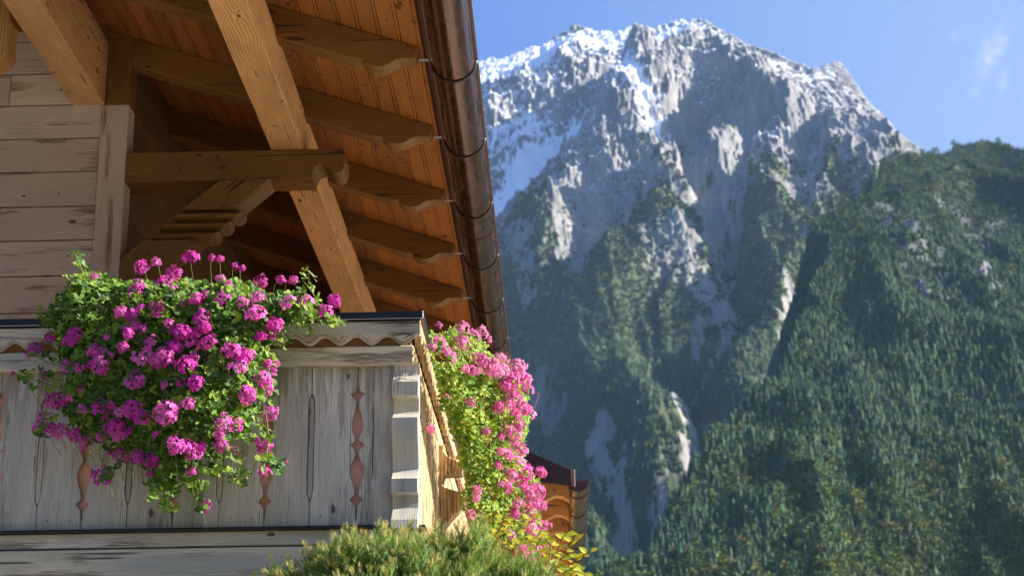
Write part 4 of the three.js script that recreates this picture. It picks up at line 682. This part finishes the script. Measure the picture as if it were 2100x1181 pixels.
{ // clipped yew in front of the balcony
  const R = rng(303), yew = thing('yew_shrub', 'dense dark green yew with yellowish shoot tips below the balcony corner', 'shrub', [-0.50, 0, -6.45]);
  const needle = (Q, n, L) => { const out = []; for (let i = 0; i < n; i++) { const t = i / n, y = t * L, a = (i % 2 ? 0 : Math.PI) + (Q() - 0.5) * 1.5, l = 0.019 * (1 - 0.55 * t) * (0.8 + 0.4 * Q()), w = 0.0017, d = [Math.cos(a), Math.sin(a)]; out.push(d[1] * w, y, -d[0] * w, -d[1] * w, y, d[0] * w, d[0] * l, y + l * 0.75, d[1] * l); } return out; };
  const shoot = (seed) => { const Q = rng(seed), L = 0.075 + 0.03 * Q(), a = needle(Q, 46, L); for (let k = 0; k < 3; k++) { const g = needle(Q, 18, L * 0.5), r = k * 2.1 + Q(), m = new THREE.Matrix4().makeRotationZ(0.75).premultiply(new THREE.Matrix4().makeRotationY(r)).setPosition(0, L * (0.15 + 0.2 * k), 0); const v = new THREE.Vector3(); for (let i = 0; i < g.length; i += 3) { v.set(g[i], g[i + 1], g[i + 2]).applyMatrix4(m); a.push(v.x, v.y, v.z); } } return poly(a); };
  const tip = (seed) => { const Q = rng(seed), a = []; for (let k = 0; k < 3; k++) { const b = needle(Q, 9, 0.016), x = (Q() - 0.5) * 0.012, z = (Q() - 0.5) * 0.012; for (let i = 0; i < b.length; i += 3) a.push(b[i] * 0.45 + x, b[i + 1] + k * 0.004, b[i + 2] * 0.45 + z); } return poly(a); };
  const shapes = [shoot(1), shoot(2), shoot(3), shoot(4)], tips = [tip(5), tip(6)];
  const mats = [leafy(0.18, 0.31, 0.04, 0.45), leafy(0.26, 0.40, 0.045, 0.45), leafy(0.12, 0.21, 0.03, 0.4)], tipMats = [leafy(0.46, 0.40, 0.12, 0.25), leafy(0.44, 0.34, 0.10, 0.25), leafy(0.33, 0.36, 0.08, 0.3)];
  const lumps = []; for (let i = 0; i < 60; i++) lumps.push([R() * 6.28, Math.pow(R(), 0.7), 0.05 + 0.10 * R()]);
  const top = (a) => 1;
  const list = [], tipList = [];
  const surface = (th, ph) => { let k = 1; const n = new THREE.Vector3(Math.cos(th) * Math.cos(ph), Math.sin(ph), Math.sin(th) * Math.cos(ph)); k += 0.24 * (fbm(n.x * 4 + 9, n.y * 4 + n.z * 3 + 5, 621, 3) - 0.5) + 0.14 * (vnoise(n.x * 11 + 20, n.y * 11 + n.z * 9 + 20, 622) - 0.5); return [n, new THREE.Vector3(n.x * 1.02 * k, 1.36 + Math.sign(n.y) * Math.pow(Math.abs(n.y), 0.85) * 1.14 * k, n.z * 0.62 * k)]; };
  for (let i = 0; i < 10500; i++) {
    const [n, p] = surface(R() * 6.283, Math.asin(lerp(0.28, 1, R())));
    const inn = R() < 0.4 ? 0.8 + 0.17 * R() : 0.96 + 0.05 * R(), q = new THREE.Vector3(p.x * inn, 1.36 + (p.y - 1.36) * inn, p.z * inn);
    const dir = n.clone().multiplyScalar(0.7).add(new THREE.Vector3(0, 0.75, 0)).add(new THREE.Vector3(R() - 0.5, R() - 0.5, R() - 0.5).multiplyScalar(1.1)).normalize();
    list.push([q, dir, 0.9 + 0.55 * R(), inn]);
  }
  const side = new THREE.Vector3(0, 1, 0), foliage = group(yew, 'foliage'); foliage.userData.kind = 'stuff';
  const scatterOn = (parent, items, geo, mat, name) => { const im = new THREE.InstancedMesh(geo, mat, items.length); items.forEach(([p, d, s], i) => { dummy.position.copy(p); dummy.quaternion.setFromUnitVectors(side, d); dummy.rotateY(R() * 6.28); dummy.scale.setScalar(s); dummy.updateMatrix(); im.setMatrixAt(i, dummy.matrix); }); im.name = numbered(name); im.userData.kind = 'stuff'; im.castShadow = im.receiveShadow = true; parent.add(im); };
  list.sort((a, b) => (b[0].y + 0.4 * b[0].z) - (a[0].y + 0.4 * a[0].z));
  list.slice(0, 140).forEach(([p, d, s], i) => { const m = part(yew, 'sprig', shapes[i % 4], mats[i % 3]); m.position.copy(p); m.quaternion.setFromUnitVectors(side, d); m.scale.setScalar(s * 1.15); const t = part(m, 'shoot_tip', tips[i % 2], tipMats[i % 3]); t.position.set(0, 0.085, 0); });
  const rest = list.slice(140), cells = new Map();
  rest.forEach((e) => { const k = Math.floor(R() * 4) + ',' + Math.floor(R() * 3); if (!cells.has(k)) cells.set(k, []); cells.get(k).push(e); });
  for (const [k, items] of cells) { const [a, b] = k.split(',').map(Number); scatterOn(foliage, items, shapes[a], mats[b], 'shoots'); }
  for (let k = 0; k < 3; k++) scatterOn(foliage, rest.filter((e) => e[3] > 0.94 && R() < 0.27).map(([p, d, s]) => [p.clone().addScaledVector(d, 0.085 * s), d, s * 1.15]), tips[k % 2], tipMats[k], 'shoot_tips');
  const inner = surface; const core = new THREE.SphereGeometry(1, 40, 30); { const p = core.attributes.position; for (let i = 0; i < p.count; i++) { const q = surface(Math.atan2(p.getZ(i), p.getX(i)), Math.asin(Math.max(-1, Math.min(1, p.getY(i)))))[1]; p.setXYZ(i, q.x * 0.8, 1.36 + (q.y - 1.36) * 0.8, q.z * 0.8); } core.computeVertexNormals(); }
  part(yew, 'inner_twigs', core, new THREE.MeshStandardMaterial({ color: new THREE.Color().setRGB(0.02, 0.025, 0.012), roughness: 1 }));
  part(yew, 'trunk', new THREE.CylinderGeometry(0.05, 0.09, 1.2, 10).translate(0, 0.6, 0), PINE[1]);
}
{ // climbing shoots with yellowing leaves at the foot of the side balcony
  const R = rng(304), vine = thing('climbing_plant', 'climbing plant with yellow-green oval leaves beside the yew', 'climbing plant', [0, 0, 0]);
  const oval = (() => { const out = [], N = 8, L = [], Rr = []; for (let i = 0; i <= N; i++) { const t = i / N, w = 0.27 * Math.sin(Math.PI * Math.pow(t, 0.8)); L.push([-w, t, 0.10 * w + 0.12 * t * (1 - t)]); Rr.push([w, t, 0.10 * w + 0.12 * t * (1 - t)]); } for (let i = 0; i < N; i++) { const c0 = [0, i / N, 0.12 * i / N * (1 - i / N) - 0.03], c1 = [0, (i + 1) / N, 0.12 * (i + 1) / N * (1 - (i + 1) / N) - 0.03]; out.push(...c0, ...c1, ...L[i], ...L[i], ...c1, ...L[i + 1], ...c0, ...Rr[i], ...c1, ...Rr[i], ...Rr[i + 1], ...c1); } return poly(out); })();
  const mats = [leafy(0.60, 0.58, 0.03, 0.5), leafy(0.50, 0.55, 0.03, 0.5), leafy(0.70, 0.55, 0.03, 0.5), leafy(0.34, 0.46, 0.03, 0.5)];
  const paths = [[[1130, 1230], [1140, 1170], [1160, 1130], [1178, 1105]], [[1130, 1230], [1160, 1180], [1180, 1150], [1212, 1130]], [[1120, 1220], [1125, 1160], [1130, 1120], [1120, 1105]], [[1140, 1230], [1165, 1185], [1190, 1170], [1205, 1185]], [[1130, 1230], [1140, 1150], [1150, 1110], [1165, 1092]], [[1000, 1140], [1015, 1100], [1030, 1075], [1035, 1055]], [[1010, 1140], [1000, 1105], [990, 1080], [985, 1066]], [[1030, 1150], [1045, 1110], [1070, 1080], [1090, 1060]], [[1040, 1150], [1060, 1120], [1090, 1110], [1110, 1090]], [[1130, 1240], [1150, 1200], [1160, 1170], [1175, 1165]], [[1100, 1200], [1110, 1150], [1100, 1120], [1112, 1100]]];
  for (const s of paths) {
    const D = s[0][0] < 1060 ? 7.5 : 7.2, pts = s.map(([u, v], i) => at(u, v, D - 0.04 * i * R())), cv = new THREE.CatmullRomCurve3(pts);
    part(vine, 'stem', strand(pts, 0.0028), R() < 0.5 ? STEM : REDSTEM);
    for (let i = 0; i < 10; i++) {
      const p = cv.getPoint(0.3 + 0.7 * i / 9), m = part(vine, 'leaf', oval, mats[Math.floor(R() * mats.length)]);
      const away = new THREE.Vector3((i % 2 ? 1 : -1) * (0.5 + 0.6 * R()), 0.5 - 0.7 * R(), 0.5 * (R() - 0.3)).normalize(), face = new THREE.Vector3(0.4 * (R() - 0.2), 0.6, 0.9 + 0.6 * R()).normalize(), x = new THREE.Vector3().crossVectors(away, face).normalize(), z = new THREE.Vector3().crossVectors(x, away);
      m.quaternion.setFromRotationMatrix(new THREE.Matrix4().makeBasis(x, away, z)); m.position.copy(p); m.scale.setScalar(0.026 + 0.022 * R());
    }
  }
  part(vine, 'stem', strand([new THREE.Vector3(0.12, 0, -7.3), new THREE.Vector3(0.13, 1.2, -7.25), at(1130, 1230, 7.2)], 0.006), REDSTEM);
  part(vine, 'stem', strand([new THREE.Vector3(0.08, 0, -7.35), new THREE.Vector3(0.0, 1.3, -7.4), at(1010, 1140, 7.5)], 0.005), REDSTEM);
}

// ---------------------------------------------------------------- the next house behind: its eave, carved rafter tails and gutter end
{
  const next = thing('neighbouring_house', 'neighbouring timber house whose eave and brown gutter show past the flowers', 'house', [0, 0, 0]);
  const SL = 0.46, z0 = -14, roof = group(next, 'roof'), yAt = (x) => 4.44 - SL * (x - 0.135);
  part(roof, 'verge_board', sheetOf([[0.14, yAt(0.14) - 0.135], [0.14, yAt(0.14)], [-4, yAt(-4)], [-4, yAt(-4) - 0.26], [-0.25, yAt(-0.25) - 0.26]], 0.03, 0.003).translate(0, 0, z0), metal(0.055, 0.032, 0.034, 0.4, 0.5));
  part(roof, 'verge_board', new RoundedBoxGeometry(0.022, 0.15, 9).translate(0.153, 4.37, z0 - 4.47), metal(0.16, 0.10, 0.09, 0.4, 0.5));
  part(roof, 'roof_covering', sheetOf([[0.13, yAt(0.13) - 0.005], [-4, yAt(-4) - 0.005], [-4, yAt(-4) - 0.07], [0.13, yAt(0.13) - 0.07]], 8.9, 0).translate(0, 0, z0 - 8.95), DARKMETAL);
  const low = [[-3, yAt(-3) - 0.30], [-0.28, yAt(-0.28) - 0.30], [-0.22, yAt(-0.22) - 0.31], [-0.17, yAt(-0.17) - 0.345], [-0.10, yAt(-0.10) - 0.345], [-0.05, yAt(-0.05) - 0.29], [0.0, yAt(0) - 0.245], [0.06, yAt(0.06) - 0.225], [0.115, yAt(0.115) - 0.235], [0.118, yAt(0.118) - 0.09], [-3, yAt(-3) - 0.09]];
  for (let n = 0; n < 9; n++) part(roof, 'rafter', grain(sheetOf(low, 0.11, 0.004).translate(0, 0, z0 - 0.25 - 0.9 * n), 'x'), pick(PINE));
  for (let i = 0; i < 24; i++) { const x0 = 0.11 - i * 0.118, x1 = x0 - 0.115; part(roof, 'roof_board', grain(sheetOf([[x0, yAt(x0) - 0.072], [x0, yAt(x0) - 0.089], [x1, yAt(x1) - 0.089], [x1, yAt(x1) - 0.072]], 8.8, 0).translate(0, 0, z0 - 8.86), 'z'), pick(DECK)); }
  const R = 0.086, s = new THREE.Shape(); s.absarc(0, 0, R, Math.PI, 2 * Math.PI, false); s.absarc(0, 0, R - 0.004, 2 * Math.PI, Math.PI, true);
  const ex = new THREE.ExtrudeGeometry(s, { depth: 8.8, bevelEnabled: false, curveSegments: 30 }), uv = ex.attributes.uv, p = ex.attributes.position;
  for (let i = 0; i < p.count; i++) uv.setXY(i, Math.atan2(p.getY(i), p.getX(i)) * 0.35, p.getZ(i) * 1.2);
  const gut = part(next, 'gutter', ex.translate(0.188, 4.345, z0 - 8.8), new THREE.MeshStandardMaterial({ color: new THREE.Color().setRGB(0.19, 0.125, 0.085), roughness: 0.65, metalness: 0.85, ...brushed }));
  const e = new THREE.Shape(); e.absarc(0, 0, R, Math.PI, 2 * Math.PI, false); e.closePath();
  part(gut, 'end_cap', new THREE.ExtrudeGeometry(e, { depth: 0.004, bevelEnabled: false, curveSegments: 30 }).translate(0.188, 4.345, z0 + 0.001), metal(0.07, 0.04, 0.045, 0.4, 0.5));
  part(gut, 'rim_bead', new THREE.CylinderGeometry(0.009, 0.009, 8.8, 12).rotateX(Math.PI / 2).translate(0.188 + R + 0.004, 4.35, z0 - 4.4), metal(0.10, 0.055, 0.045, 0.35, 0.7));
  part(gut, 'rim_bead', new RoundedBoxGeometry(2 * R + 0.03, 0.016, 0.012).translate(0.19, 4.35, z0 + 0.004), metal(0.07, 0.04, 0.045, 0.4, 0.5));
  for (let n = 0; n < 9; n++) part(gut, 'strap', new THREE.TorusGeometry(R + 0.004, 0.0045, 8, 30, Math.PI).rotateZ(Math.PI).scale(1, 1, 2).translate(0.188, 4.345, z0 - 0.3 - 0.9 * n), DARKMETAL);
  const wall = group(next, 'wall');
  for (let y = 0.2, i = 0; y < 4.4; y += 0.2, i++) part(wall, 'plank', timber([-0.93, y, z0 - 8.6], [-0.9 - 0.004 * WR(), y + 0.196, z0 - 1.0], 'z', 0.005), pick(PINE));
  part(wall, 'backing', new THREE.BoxGeometry(3, 5.4, 7.5).translate(-2.44, 2.7, z0 - 4.8), PINE[1]);
}
renderer.render(scene, camera);
